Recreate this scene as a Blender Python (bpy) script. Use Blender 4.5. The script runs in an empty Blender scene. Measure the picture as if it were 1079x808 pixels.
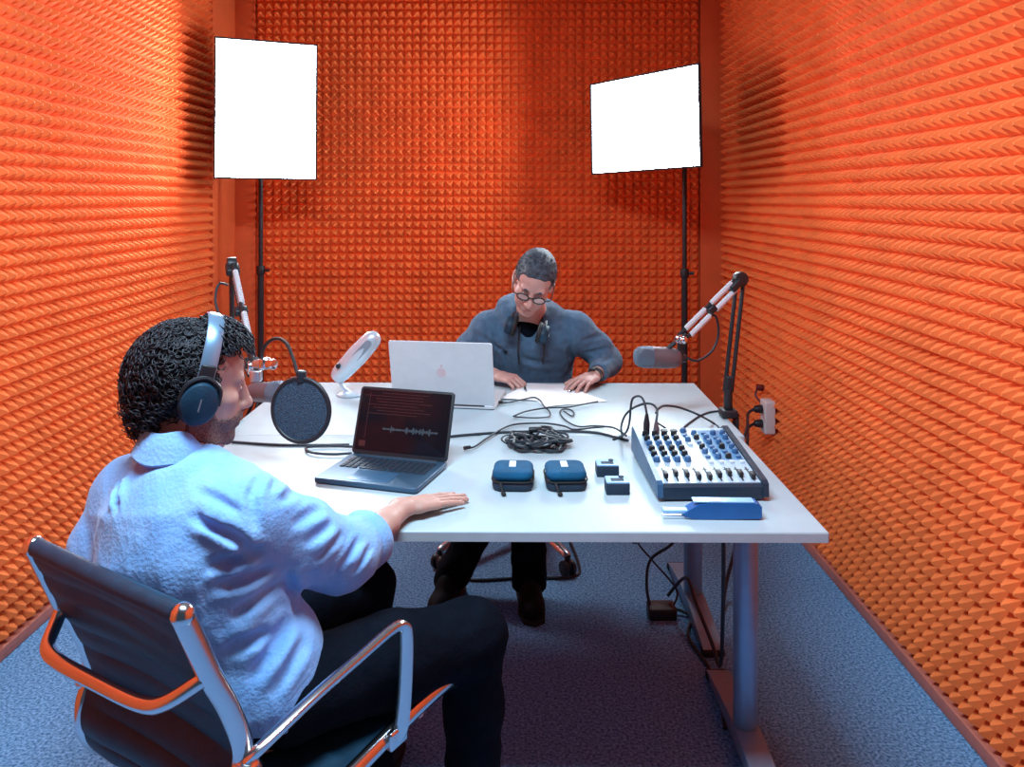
import bpy, math, random
import numpy as np
from mathutils import Vector, Matrix, Euler
random.seed(7); np.random.seed(7)
C = bpy.context.scene.collection
PI = math.pi
V = Vector
# ------------------------------------------------------------------ room measures (metres)
EYE = 1.50; FOC = 840.0; CX = 540.0; CY = 210.0; TZ = 0.74
XL, XR, YB, ZC = -1.70, 1.30, 4.83, 2.85
def on(px, py, z=TZ):
    """the point at height z that was measured at photo pixel (px, py)"""
    Y = (EYE - z) * FOC / (py - CY)
    return V(((px - CX) * Y / FOC, Y, z))
def at(px, py, Y):
    return V(((px - CX) * Y / FOC, Y, EYE - (py - CY) * Y / FOC))

# ------------------------------------------------------------------ materials
def mat(name, col, rough=0.5, metal=0.0, var=0.0, vscale=30.0, bump=0.0, bscale=60.0, spec=None,
        col2=None, emit=None, estr=0.0, sss=0.0, coat=0.0, sheen=0.0, alpha=None, detail=3.0):
    m = bpy.data.materials.new(name); m.use_nodes = True
    nt = m.node_tree; b = nt.nodes['Principled BSDF']
    b.inputs['Base Color'].default_value = (*col, 1)
    b.inputs['Roughness'].default_value = rough
    b.inputs['Metallic'].default_value = metal
    if spec is not None: b.inputs['Specular IOR Level'].default_value = spec
    if coat: b.inputs['Coat Weight'].default_value = coat
    if sheen: b.inputs['Sheen Weight'].default_value = sheen
    if sss:
        b.inputs['Subsurface Weight'].default_value = sss
        b.inputs['Subsurface Radius'].default_value = (0.012, 0.005, 0.003)
        b.inputs['Subsurface Scale'].default_value = 0.6
    if emit:
        b.inputs['Emission Color'].default_value = (*emit, 1); b.inputs['Emission Strength'].default_value = estr
    tc = nt.nodes.new('ShaderNodeTexCoord')
    if var or col2:
        n = nt.nodes.new('ShaderNodeTexNoise'); n.inputs['Scale'].default_value = vscale; n.inputs['Detail'].default_value = detail
        r = nt.nodes.new('ShaderNodeValToRGB')
        c2 = col2 or tuple(min(1, c * (1 + var)) for c in col)
        c1 = col if col2 else tuple(c * (1 - var) for c in col)
        r.color_ramp.elements[0].position = 0.35; r.color_ramp.elements[1].position = 0.65
        r.color_ramp.elements[0].color = (*c1, 1); r.color_ramp.elements[1].color = (*c2, 1)
        nt.links.new(tc.outputs['Object'], n.inputs['Vector']); nt.links.new(n.outputs['Fac'], r.inputs['Fac'])
        nt.links.new(r.outputs['Color'], b.inputs['Base Color'])
    if bump:
        n2 = nt.nodes.new('ShaderNodeTexNoise'); n2.inputs['Scale'].default_value = bscale; n2.inputs['Detail'].default_value = 4
        bp = nt.nodes.new('ShaderNodeBump'); bp.inputs['Strength'].default_value = bump; bp.inputs['Distance'].default_value = 0.01
        nt.links.new(tc.outputs['Object'], n2.inputs['Vector']); nt.links.new(n2.outputs['Fac'], bp.inputs['Height'])
        nt.links.new(bp.outputs['Normal'], b.inputs['Normal'])
    return m
M = {}
M['foam'] = mat('orange_foam', (0.95, 0.195, 0.040), 0.85, var=0.07, vscale=9, bump=0.15, bscale=260, spec=0.55)
M['orange'] = mat('orange_paint', (0.80, 0.14, 0.035), 0.7, var=0.05, vscale=5, spec=0.4)
M['trim'] = mat('trim_paint', (0.55, 0.16, 0.11), 0.5, var=0.06)
M['ceil'] = mat('ceiling_paint', (0.13, 0.12, 0.12), 0.9)
M['carpet'] = mat('blue_carpet', (0.060, 0.165, 0.345), 0.95, col2=(0.29, 0.51, 0.80), vscale=120, bump=0.7, bscale=180, spec=0.1, detail=5)
M['top'] = mat('pale_laminate', (0.44, 0.54, 0.58), 0.38, var=0.025, vscale=14)
M['edge'] = mat('grey_edge_band', (0.44, 0.49, 0.53), 0.45, var=0.03)
M['legmetal'] = mat('grey_blue_metal', (0.24, 0.40, 0.57), 0.38, metal=0.45, var=0.03)
M['chrome'] = mat('chrome', (0.74, 0.75, 0.78), 0.19, metal=1.0)
M['springmetal'] = mat('spring_metal', (0.80, 0.81, 0.84), 0.35, metal=0.35)
M['satin'] = mat('satin_metal', (0.62, 0.66, 0.70), 0.30, metal=0.9)
M['leather'] = mat('black_leather', (0.005, 0.032, 0.062), 0.5, spec=0.35, bump=0.12, bscale=220, var=0.15)
M['black'] = mat('black_plastic', (0.012, 0.014, 0.018), 0.45, var=0.1)
M['rubber'] = mat('black_rubber', (0.010, 0.011, 0.013), 0.7, var=0.1)
M['shoe'] = mat('black_shoe', (0.004, 0.004, 0.006), 0.7, spec=0.15, var=0.2)
M['cable'] = mat('cable_rubber', (0.016, 0.024, 0.034), 0.5, var=0.1)
M['shirt'] = mat('blue_cotton', (0.205, 0.445, 0.86), 0.85, col2=(0.26, 0.51, 0.90), vscale=16, bump=0.25, bscale=140, sheen=0.2, spec=0.2)
M['trouser'] = mat('dark_cloth', (0.003, 0.005, 0.010), 0.9, bump=0.25, bscale=120, spec=0.08, var=0.15)
M['jeans'] = mat('dark_denim', (0.003, 0.005, 0.009), 0.9, bump=0.3, bscale=120, spec=0.08, var=0.2)
M['hoodie'] = mat('grey_blue_sweat', (0.070, 0.130, 0.205), 0.92, var=0.14, vscale=40, bump=0.3, bscale=150, sheen=0.2, spec=0.15)
M['skin'] = mat('skin', (0.52, 0.29, 0.23), 0.5, var=0.06, vscale=35, bump=0.06, bscale=300, sss=0.12)
M['skin2'] = mat('skin_pale', (0.58, 0.32, 0.27), 0.5, var=0.06, vscale=35, bump=0.06, bscale=300, sss=0.12)
M['hair'] = mat('dark_hair', (0.011, 0.013, 0.019), 0.55, var=0.6, vscale=70)
M['hair2'] = mat('greying_hair', (0.013, 0.021, 0.032), 0.55, col2=(0.062, 0.085, 0.115), vscale=60, bump=0.6, bscale=260)
M['beard'] = mat('stubble', (0.070, 0.042, 0.038), 0.8, col2=(0.27, 0.15, 0.125), vscale=330, bump=0.3, bscale=400)
M['lip'] = mat('lip', (0.42, 0.17, 0.15), 0.45)
M['eyewhite'] = mat('eye_white', (0.75, 0.73, 0.70), 0.25)
M['glass'] = mat('lens_glass', (0.9, 0.9, 0.92), 0.05)
M['glass'].node_tree.nodes['Principled BSDF'].inputs['Transmission Weight'].default_value = 1.0
M['lapwhite'] = mat('silver_aluminium', (0.66, 0.70, 0.73), 0.38, metal=0.25, var=0.02)
M['lapgrey'] = mat('blue_grey_metal', (0.05, 0.11, 0.18), 0.4, metal=0.4, var=0.03)
M['logo'] = mat('logo_pink', (0.62, 0.50, 0.53), 0.3)
M['keys'] = mat('dark_keys', (0.016, 0.028, 0.045), 0.5)
M['pad'] = mat('touchpad', (0.06, 0.16, 0.28), 0.32, metal=0.3)
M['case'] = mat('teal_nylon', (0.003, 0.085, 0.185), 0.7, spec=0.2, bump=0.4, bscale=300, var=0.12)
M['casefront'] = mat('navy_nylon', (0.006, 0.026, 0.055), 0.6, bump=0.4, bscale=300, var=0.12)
M['label'] = mat('white_label', (0.72, 0.80, 0.86), 0.5)
M['mixbody'] = mat('mixer_body', (0.010, 0.026, 0.050), 0.42, var=0.1)
M['mixside'] = mat('mixer_side', (0.035, 0.105, 0.21), 0.4, var=0.1)
M['panel'] = mat('mixer_panel', (0.52, 0.66, 0.76), 0.35, metal=0.15, var=0.03)
M['panelblue'] = mat('mixer_panel_blue', (0.10, 0.25, 0.44), 0.4)
M['bluedev'] = mat('blue_plastic', (0.012, 0.115, 0.36), 0.35, var=0.05)
M['bluelight'] = mat('pale_blue_plastic', (0.28, 0.52, 0.80), 0.35)
M['knobblue'] = mat('knob_blue', (0.05, 0.14, 0.30), 0.4)
M['micgrey'] = mat('mic_grey', (0.15, 0.105, 0.115), 0.5, metal=0.25, var=0.08)
M['bandmetal'] = mat('band_metal', (0.22, 0.36, 0.52), 0.28, metal=0.6)
M['micmesh'] = mat('mic_mesh', (0.16, 0.22, 0.29), 0.5, metal=0.5, bump=0.9, bscale=520)
M['silver'] = mat('silver_plastic', (0.62, 0.72, 0.80), 0.28, metal=0.35, var=0.03)
M['silvermesh'] = mat('silver_mesh', (0.40, 0.50, 0.60), 0.4, metal=0.5, bump=0.8, bscale=520)
M['popmesh'] = mat('pop_mesh', (0.008, 0.022, 0.042), 0.6, col2=(0.035, 0.085, 0.14), vscale=260, bump=0.6, bscale=420)
M['paper'] = mat('paper', (0.88, 0.90, 0.90), 0.8, var=0.01)
M['outlet'] = mat('outlet_plastic', (0.72, 0.62, 0.60), 0.45)
M['redplug'] = mat('dark_red_plastic', (0.16, 0.012, 0.012), 0.5)
M['boxfab'] = mat('softbox_black', (0.015, 0.015, 0.02), 0.8, var=0.1)
M['diff'] = mat('softbox_diffuser', (0.9, 0.9, 0.9), 0.8, emit=(0.78, 0.92, 1.0), estr=36.0)

def screen_mat():
    m = mat('dark_screen', (0.008, 0.006, 0.009), 0.16, spec=0.22)
    return m
M['screen'] = screen_mat()
M['screenui'] = mat('screen_rows', (0.02, 0.008, 0.010), 0.3, emit=(0.16, 0.05, 0.06), estr=0.2)
M['screenwave'] = mat('screen_wave', (0.02, 0.03, 0.04), 0.3, emit=(0.18, 0.27, 0.36), estr=0.35)

# ------------------------------------------------------------------ objects
def link(name, me, m, parent=None, smooth=True, kind=None):
    o = bpy.data.objects.new(name, me)
    for mm in (m if isinstance(m, (list, tuple)) else [m]): me.materials.append(mm)
    if smooth: me.polygons.foreach_set('use_smooth', [True] * len(me.polygons))
    C.objects.link(o)
    if parent is not None:
        o.parent = parent; o.matrix_parent_inverse = WM[parent.name].inverted()
    WM[o.name] = Matrix.Identity(4)
    if kind: o['kind'] = kind
    return o
WM = {}
def tag(o, label, cat, group=None):
    o['label'] = label; o['category'] = cat
    if group: o['group'] = group
    return o
def thing(name, label, cat, loc=(0, 0, 0), group=None):
    o = bpy.data.objects.new(name, None); C.objects.link(o)
    o.location = loc; o.empty_display_size = 0.05
    WM[o.name] = Matrix.Translation(V(loc))
    return tag(o, label, cat, group)

def frame(p0, d, up=(0, 0, 1)):
    z = V(d).normalized(); u = V(up)
    if abs(z.dot(u)) > 0.98: u = V((1, 0, 0)) if abs(z.x) < 0.9 else V((0, 1, 0))
    x = u.cross(z).normalized(); y = z.cross(x)
    return Matrix(((x.x, y.x, z.x, p0[0]), (x.y, y.y, z.y, p0[1]), (x.z, y.z, z.z, p0[2]), (0, 0, 0, 1)))
def basis(o, x, y, z):
    x, y, z = V(x), V(y), V(z)
    return Matrix(((x.x, y.x, z.x, o[0]), (x.y, y.y, z.y, o[1]), (x.z, y.z, z.z, o[2]), (0, 0, 0, 1)))

class MB:
    """collects shapes into one mesh; M4 maps every shape into the world"""
    def __init__(s, M4=None): s.v = []; s.f = []; s.mi = []; s.M = M4 or Matrix.Identity(4); s.cur = 0
    def _add(s, vs, fs, M4=None):
        T = s.M @ M4 if M4 is not None else s.M
        n = len(s.v); s.v += [T @ V(p) for p in vs]; s.f += [[n + i for i in f] for f in fs]; s.mi += [s.cur] * len(fs)
        return s
    def box(s, c, size, M4=None, bev=0.0):
        x, y, z = [k / 2 for k in size]; b = min(bev, x * .98, y * .98, z * .98)
        if b <= 0:
            vs = [(c[0] + i * x, c[1] + j * y, c[2] + k * z) for i in (-1, 1) for j in (-1, 1) for k in (-1, 1)]
            fs = [(0, 1, 3, 2), (4, 6, 7, 5), (0, 4, 5, 1), (2, 3, 7, 6), (0, 2, 6, 4), (1, 5, 7, 3)]
            return s._add(vs, fs, M4)
        return s.rbox(c, size, b, M4, 3)
    def rbox(s, c, size, r, M4=None, seg=4, rz=None):
        """box with round vertical corners (radius r) and soft top/bottom edges (rz)"""
        x, y, z = [k / 2 for k in size]; r = min(r, x * .99, y * .99); rz = min(rz if rz is not None else r, r, z * .99)
        prof = []
        nz = 3
        for i in range(nz + 1):
            a = -PI / 2 + PI / 2 * i / nz; prof.append((rz * (math.cos(a) - 1), -z + rz + rz * math.sin(a)))
        for i in range(nz + 1):
            a = PI / 2 * i / nz; prof.append((rz * (math.cos(a) - 1), z - rz + rz * math.sin(a)))
        rings = []; vs = []
        for off, zz in prof:
            ring = []
            for q, (sx, sy) in enumerate(((1, 1), (-1, 1), (-1, -1), (1, -1))):
                for k in range(seg + 1):
                    a = PI / 2 * q + PI / 2 * k / seg
                    ring.append(len(vs)); vs.append((c[0] + sx * (x - r) + (r + off) * math.cos(a), c[1] + sy * (y - r) + (r + off) * math.sin(a), c[2] + zz))
            rings.append(ring)
        fs = []; n = len(rings[0])
        for i in range(len(rings) - 1):
            for k in range(n): fs.append((rings[i][k], rings[i][(k + 1) % n], rings[i + 1][(k + 1) % n], rings[i + 1][k]))
        fs.append(tuple(reversed(rings[0]))); fs.append(tuple(rings[-1]))
        return s._add(vs, fs, M4)
    def cyl(s, p0, p1, r0, r1=None, seg=20, bev=0.0):
        r1 = r0 if r1 is None else r1; p0, p1 = V(p0), V(p1); L = (p1 - p0).length
        pr = [(0, 0), (r0, 0), (r1, L), (0, L)] if not bev else [(0, 0), (r0 - bev, 0), (r0 - bev * .3, bev * .3), (r0, bev), (r1, L - bev), (r1 - bev * .3, L - bev * .3), (r1 - bev, L), (0, L)]
        return s.lathe(pr, frame(p0, p1 - p0), seg)
    def lathe(s, prof, M4=None, seg=24, sx=1.0, sy=1.0):
        vs = []; fs = []; idx = []
        for r, z in prof:
            if r <= 1e-9: idx.append([len(vs)]); vs.append((0, 0, z))
            else:
                idx.append(list(range(len(vs), len(vs) + seg)))
                vs += [(r * sx * math.cos(2 * PI * k / seg), r * sy * math.sin(2 * PI * k / seg), z) for k in range(seg)]
        for a, b in zip(idx, idx[1:]):
            for k in range(seg):
                k2 = (k + 1) % seg
                if len(a) == 1 and len(b) == 1: continue
                if len(a) == 1: fs.append((a[0], b[k2], b[k]))
                elif len(b) == 1: fs.append((a[k], a[k2], b[0]))
                else: fs.append((a[k], a[k2], b[k2], b[k]))
        return s._add(vs, fs, M4)
    def ball(s, c, r, M4=None, seg=16):
        r = (r, r, r) if not hasattr(r, '__len__') else r
        pr = [(math.sin(PI * i / (seg // 2)), -math.cos(PI * i / (seg // 2))) for i in range(seg // 2 + 1)]
        pr[0] = (0, -1); pr[-1] = (0, 1)
        T = Matrix.Translation(V(c)) @ Matrix.Diagonal((*r, 1))
        return s.lathe(pr, (M4 @ T) if M4 is not None else T, seg)
    def tube(s, pts, r, seg=8, sm=6, closed=False, flat=None, up=None):
        pts = [V(p) for p in pts]
        if sm > 1: pts = spline(pts, sm, closed)
        n = len(pts); vs = []; fs = []
        rr = r if callable(r) else (lambda t: r)
        prev = None
        for i, p in enumerate(pts):
            if closed: t = pts[(i + 1) % n] - pts[i - 1]
            else: t = pts[min(i + 1, n - 1)] - pts[max(i - 1, 0)]
            t.normalize()
            if up is not None: x = V(up).cross(t)
            elif prev is None: x = (V((0, 0, 1)) if abs(t.z) < .9 else V((1, 0, 0))).cross(t)
            else: x = prev - t * prev.dot(t)
            if x.length < 1e-6: x = V((1, 0, 0)).cross(t)
            x.normalize(); prev = x; y = t.cross(x); R = rr(i / max(1, n - 1))
            a, b = (R, R) if flat is None else (R * flat[0], R * flat[1])
            vs += [p + x * (a * math.cos(2 * PI * k / seg)) + y * (b * math.sin(2 * PI * k / seg)) for k in range(seg)]
        m = n if closed else n - 1
        for i in range(m):
            j = (i + 1) % n
            for k in range(seg): fs.append((i * seg + k, i * seg + (k + 1) % seg, j * seg + (k + 1) % seg, j * seg + k))
        if not closed:
            fs.append(tuple(reversed(range(seg)))); fs.append(tuple(range((n - 1) * seg, n * seg)))
        return s._add(vs, fs)
    def prism(s, poly, z0, z1, M4=None):
        n = len(poly); vs = [(x, y, z0) for x, y in poly] + [(x, y, z1) for x, y in poly]
        fs = [tuple(reversed(range(n))), tuple(range(n, 2 * n))] + [(i, (i + 1) % n, n + (i + 1) % n, n + i) for i in range(n)]
        return s._add(vs, fs, M4)
    def sheet(s, rows, thick):
        """grid of points given a thickness along z"""
        n, m = len(rows), len(rows[0]); vs = [p for r in rows for p in r] + [V(p) - V(thick) for r in rows for p in r]; N = n * m; fs = []
        for i in range(n - 1):
            for j in range(m - 1):
                a, b, c, d = i * m + j, i * m + j + 1, (i + 1) * m + j + 1, (i + 1) * m + j
                fs += [(a, b, c, d), (N + d, N + c, N + b, N + a)]
        for i in range(n - 1): fs += [(i * m, (i + 1) * m, N + (i + 1) * m, N + i * m), (i * m + m - 1, N + i * m + m - 1, N + (i + 1) * m + m - 1, (i + 1) * m + m - 1)]
        for j in range(m - 1): fs += [(j, N + j, N + j + 1, j + 1), ((n - 1) * m + j, (n - 1) * m + j + 1, N + (n - 1) * m + j + 1, N + (n - 1) * m + j)]
        return s._add(vs, fs)
    def build(s, name, m, parent=None, smooth=True, kind=None, auto=True):
        me = bpy.data.meshes.new(name); me.from_pydata([tuple(p) for p in s.v], [], s.f); me.update()
        o = link(name, me, m, parent, smooth, kind)
        if any(s.mi): me.polygons.foreach_set('material_index', s.mi)
        if smooth and auto:
            import bmesh
            bm = bmesh.new(); bm.from_mesh(me); bmesh.ops.recalc_face_normals(bm, faces=bm.faces)
            for e in bm.edges:
                if len(e.link_faces) == 2 and e.calc_face_angle(0) > 0.7: e.smooth = False
            bm.to_mesh(me); bm.free()
        return o
def spline(pts, k, closed=False):
    out = []; n = len(pts)
    if n < 3: return pts
    for i in range(n if closed else n - 1):
        if closed: a, b, c, d = pts[i - 1], pts[i], pts[(i + 1) % n], pts[(i + 2) % n]
        else: a, b, c, d = pts[max(i - 1, 0)], pts[i], pts[i + 1], pts[min(i + 2, n - 1)]
        for j in range(k):
            t = j / k
            out.append(0.5 * ((2 * b) + (c - a) * t + (2 * a - 5 * b + 4 * c - d) * t * t + (3 * b - a - 3 * c + d) * t ** 3))
    if not closed: out.append(pts[-1])
    return out
def helix(p0, p1, r, turns, seg=10):
    p0, p1 = V(p0), V(p1); T = frame(p0, p1 - p0); L = (p1 - p0).length; n = int(turns * seg)
    return [T @ V((r * math.cos(2 * PI * i / seg), r * math.sin(2 * PI * i / seg), L * i / n)) for i in range(n + 1)]

# ------------------------------------------------------------------ smooth solids (bodies and clothes)
class Vol:
    def __init__(s, lo, hi, h):
        s.h = h; s.lo = np.array(lo, float)
        s.n = np.ceil((np.array(hi, float) - s.lo) / h).astype(int) + 1
        s.ax = [s.lo[i] + h * np.arange(s.n[i]) for i in range(3)]
        s.F = np.full(tuple(s.n), 10.0)
    def win(s, lo, hi):
        a = np.maximum(np.floor((np.array(lo) - s.lo) / s.h).astype(int), 0)
        b = np.minimum(np.ceil((np.array(hi) - s.lo) / s.h).astype(int) + 1, s.n)
        if (b <= a).any(): return None
        sl = tuple(slice(a[i], b[i]) for i in range(3))
        return sl, s.ax[0][sl[0]][:, None, None], s.ax[1][sl[1]][None, :, None], s.ax[2][sl[2]][None, None, :]
    def put(s, fn, lo, hi, k, sub=False):
        pad = k + 3 * s.h
        w = s.win(np.array(lo) - pad, np.array(hi) + pad)
        if w is None: return s
        sl, X, Y, Z = w; d = fn(X, Y, Z); f = s.F[sl]
        if sub: d = -d; q = np.maximum(k - np.abs(f - d), 0) / k if k > 0 else 0; s.F[sl] = np.maximum(f, d) + q * q * k * .25
        else: q = np.maximum(k - np.abs(f - d), 0) / k if k > 0 else 0; s.F[sl] = np.minimum(f, d) - q * q * k * .25
        return s
    def cone(s, a, b, ra, rb=None, k=0.02, sub=False):
        rb = ra if rb is None else rb; a = np.array(a, float); b = np.array(b, float); ab = b - a; L2 = max(ab @ ab, 1e-12); R = max(ra, rb)
        def fn(X, Y, Z):
            t = np.clip(((X - a[0]) * ab[0] + (Y - a[1]) * ab[1] + (Z - a[2]) * ab[2]) / L2, 0, 1)
            return np.sqrt((X - a[0] - t * ab[0]) ** 2 + (Y - a[1] - t * ab[1]) ** 2 + (Z - a[2] - t * ab[2]) ** 2) - (ra + t * (rb - ra))
        return s.put(fn, np.minimum(a, b) - R, np.maximum(a, b) + R, k, sub)
    def chain(s, pts, rs, k=0.02):
        for i in range(len(pts) - 1): s.cone(pts[i], pts[i + 1], rs[i], rs[i + 1], k)
        return s
    def ell(s, c, r, R=None, k=0.02, sub=False):
        c = np.array(c, float); r = np.array(r, float); R = np.eye(3) if R is None else np.array(R, float); m = r.max()
        def fn(X, Y, Z):
            x, y, z = X - c[0], Y - c[1], Z - c[2]
            q = [(R[0, i] * x + R[1, i] * y + R[2, i] * z) for i in range(3)]
            k0 = np.sqrt(sum((q[i] / r[i]) ** 2 for i in range(3))); k1 = np.sqrt(sum((q[i] / r[i] ** 2) ** 2 for i in range(3))) + 1e-9
            return k0 * (k0 - 1) / k1
        return s.put(fn, c - m, c + m, k, sub)
    def eseg(s, a, b, ra, rb, right, k=0.03):
        a = np.array(a, float); b = np.array(b, float); ab = b - a; L2 = ab @ ab; ax = ab / math.sqrt(L2)
        u = np.array(right, float); u -= ax * (u @ ax); u /= np.linalg.norm(u); v = np.cross(ax, u); R = max(*ra, *rb)
        def fn(X, Y, Z):
            x, y, z = X - a[0], Y - a[1], Z - a[2]
            t = np.clip((x * ab[0] + y * ab[1] + z * ab[2]) / L2, 0, 1)
            x, y, z = x - t * ab[0], y - t * ab[1], z - t * ab[2]
            rw = ra[0] + t * (rb[0] - ra[0]); rd = ra[1] + t * (rb[1] - ra[1]); mn = np.minimum(rw, rd)
            return (np.sqrt(((x * u[0] + y * u[1] + z * u[2]) / rw) ** 2 + ((x * v[0] + y * v[1] + z * v[2]) / rd) ** 2 + ((x * ax[0] + y * ax[1] + z * ax[2]) / mn) ** 2) - 1) * mn
        return s.put(fn, np.minimum(a, b) - R, np.maximum(a, b) + R, k)
    def loft(s, secs, right, k=0.03):
        for (a, ra), (b, rb) in zip(secs, secs[1:]): s.eseg(a, b, ra, rb, right, k)
        return s
    def cut(s, p, n, lo, hi):
        n = np.array(n, float); n /= np.linalg.norm(n); w = s.win(lo, hi)
        sl, X, Y, Z = w
        s.F[sl] = np.maximum(s.F[sl], (X - p[0]) * n[0] + (Y - p[1]) * n[1] + (Z - p[2]) * n[2]); return s
    def warp(s, fn):
        s.F += fn(s.ax[0][:, None, None], s.ax[1][None, :, None], s.ax[2][None, None, :]); return s
    def mesh(s):
        F = s.F; S = F < 0; n = np.array(F.shape) - 1
        cor = [(i, j, k) for i in (0, 1) for j in (0, 1) for k in (0, 1)]
        sl = lambda c: tuple(slice(c[i], c[i] + n[i]) for i in range(3))
        cnt = sum(S[sl(c)].astype(np.int8) for c in cor); act = (cnt > 0) & (cnt < 8)
        ids = np.argwhere(act); pos = np.zeros((len(ids), 3)); num = np.zeros(len(ids))
        get = lambda c: F[ids[:, 0] + c[0], ids[:, 1] + c[1], ids[:, 2] + c[2]]
        for c in cor:
            for a in range(3):
                if c[a]: continue
                d = list(c); d[a] = 1
                f0, f1 = get(c), get(d); x = (f0 < 0) != (f1 < 0)
                t = np.where(x, f0 / np.where(x, f0 - f1, 1), 0); P = np.tile(np.array(c, float), (len(ids), 1)); P[:, a] = t
                pos[x] += P[x]; num[x] += 1
        vs = s.lo + s.h * (ids + pos / num[:, None])
        im = np.full(tuple(n), -1); im[act] = np.arange(len(ids)); fs = []
        for a in range(3):
            b, c = (a + 1) % 3, (a + 2) % 3
            s0 = [slice(None)] * 3; s1 = [slice(None)] * 3; s0[a] = slice(0, n[a]); s1[a] = slice(1, n[a] + 1)
            x = S[tuple(s0)] != S[tuple(s1)]; e = np.argwhere(x); e = e[(e[:, b] > 0) & (e[:, c] > 0) & (e[:, b] < n[b]) & (e[:, c] < n[c])]
            ins = S[e[:, 0], e[:, 1], e[:, 2]]
            q = []
            for db, dc in ((-1, -1), (0, -1), (0, 0), (-1, 0)):
                g = e.copy(); g[:, b] += db; g[:, c] += dc; q.append(im[g[:, 0], g[:, 1], g[:, 2]])
            q = np.stack(q, 1); q[~ins] = q[~ins][:, ::-1]; fs.append(q)
        fs = np.concatenate(fs); fs = fs[(fs >= 0).all(1)]
        return vs, fs
def solid(name, vols, m, parent=None, kind=None):
    vs = []; fs = []; n = 0
    for v in vols:
        a, b = v.mesh() if isinstance(v, Vol) else v
        vs.append(a); fs.append(b + n); n += len(a)
    vs = np.concatenate(vs); fs = np.concatenate(fs)
    me = bpy.data.meshes.new(name)
    me.vertices.add(len(vs)); me.vertices.foreach_set('co', vs.astype(np.float32).ravel())
    me.loops.add(len(fs) * 4); me.loops.foreach_set('vertex_index', fs.astype(np.int32).ravel())
    me.polygons.add(len(fs)); me.polygons.foreach_set('loop_start', np.arange(0, len(fs) * 4, 4, dtype=np.int32))
    me.update(calc_edges=True); me.validate()
    return link(name, me, m, parent, True, kind)
# ================================================================== THE ROOM
def foam(mb, fn, u0, u1, v0, v1, p=0.0487, h=0.048, nseam=20):
    """pyramid foam between (u0,v0) and (u1,v1); fn(u, v, height) -> world point"""
    nu = int((u1 - u0) / p); nv = int((v1 - v0) / p); du = (u1 - u0) / nu; dv = (v1 - v0) / nv
    vs = []; fs = []
    # valley lattice, with a slightly sunken joint between foam tiles
    for i in range(nu + 1):
        for j in range(nv + 1):
            s = -0.004 if (i % nseam == 0 or j % nseam == 0) else 0.004
            vs.append(fn(u0 + i * du, v0 + j * dv, s + 0.004))
    W = nv + 1
    for i in range(nu):
        for j in range(nv):
            n = len(vs); jx, jy, jz = random.uniform(-.0015, .0015), random.uniform(-.0015, .0015), random.uniform(-.002, .002)
            a, b, c, d = i * W + j, (i + 1) * W + j, (i + 1) * W + j + 1, i * W + j + 1
            cu, cv = u0 + (i + .5) * du + jx, v0 + (j + .5) * dv + jy
            r = 0.0035
            vs += [fn(cu - r, cv - r, h + jz), fn(cu + r, cv - r, h + jz), fn(cu + r, cv + r, h + jz), fn(cu - r, cv + r, h + jz)]
            q = (n, n + 1, n + 2, n + 3); o = (a, b, c, d)
            for k in range(4): fs.append((o[k], o[(k + 1) % 4], q[(k + 1) % 4], q[k]))
            fs.append(q)
    mb._add(vs, fs)
Y0 = -0.6
mb = MB(); mb.box((-0.2, (Y0 + YB) / 2, -0.05), (XR - XL + .4, YB - Y0 + .4, 0.1)); mb.build('floor', M['carpet'], kind='structure', smooth=False)
mb = MB(); mb.box((-0.2, (Y0 + YB) / 2, ZC + .05), (XR - XL + .4, YB - Y0 + .4, 0.1)); mb.build('ceiling', M['ceil'], kind='structure', smooth=False)
def wall(name, c, size, fn, u0, u1, flip):
    w = MB(); w.box(c, size); o = w.build(name, M['orange'], kind='structure', smooth=False)
    f = MB(); foam(f, fn, u0, u1, 0.045, ZC - 0.01)
    f.build('acoustic_foam', M['foam'], o, smooth=False, auto=False)
    return o
wall('wall_left', (XL - .06, (Y0 + YB) / 2, ZC / 2), (.12, YB - Y0, ZC), lambda u, v, h: (XL + h, u, v), 0.0, 4.44, False)
wall('wall_right', (XR + .06, (Y0 + YB) / 2, ZC / 2), (.12, YB - Y0, ZC), lambda u, v, h: (XR - h, u, v), 0.0, 4.82, True)
wall('wall_back', ((XL + XR) / 2, YB + .06, ZC / 2), (XR - XL + .24, .12, ZC), lambda u, v, h: (u, YB - h, v), -1.545, 1.125, True)
def trim(name, c, size, m='trim'):
    t = MB(); t.box(c, size, bev=0.004); t.build(name, M[m], kind='structure')
trim('baseboard_left', (XL + .022, (Y0 + YB) / 2, .021), (.044, YB - Y0, .042))
trim('baseboard_right', (XR - .022, (Y0 + YB) / 2, .021), (.044, YB - Y0, .042))
trim('baseboard_back', ((XL + XR) / 2, YB - .02, .021), (XR - XL - .09, .04, .042))
trim('trim_1', (-1.615, YB - .014, ZC / 2 + .02), (.13, .028, ZC - .045), 'orange')
trim('trim_2', (1.215, YB - .014, ZC / 2 + .02), (.165, .028, ZC - .045), 'orange')
trim('trim_3', (XL + .014, 4.63, ZC / 2 + .02), (.028, .36, ZC - .045), 'orange')

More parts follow.
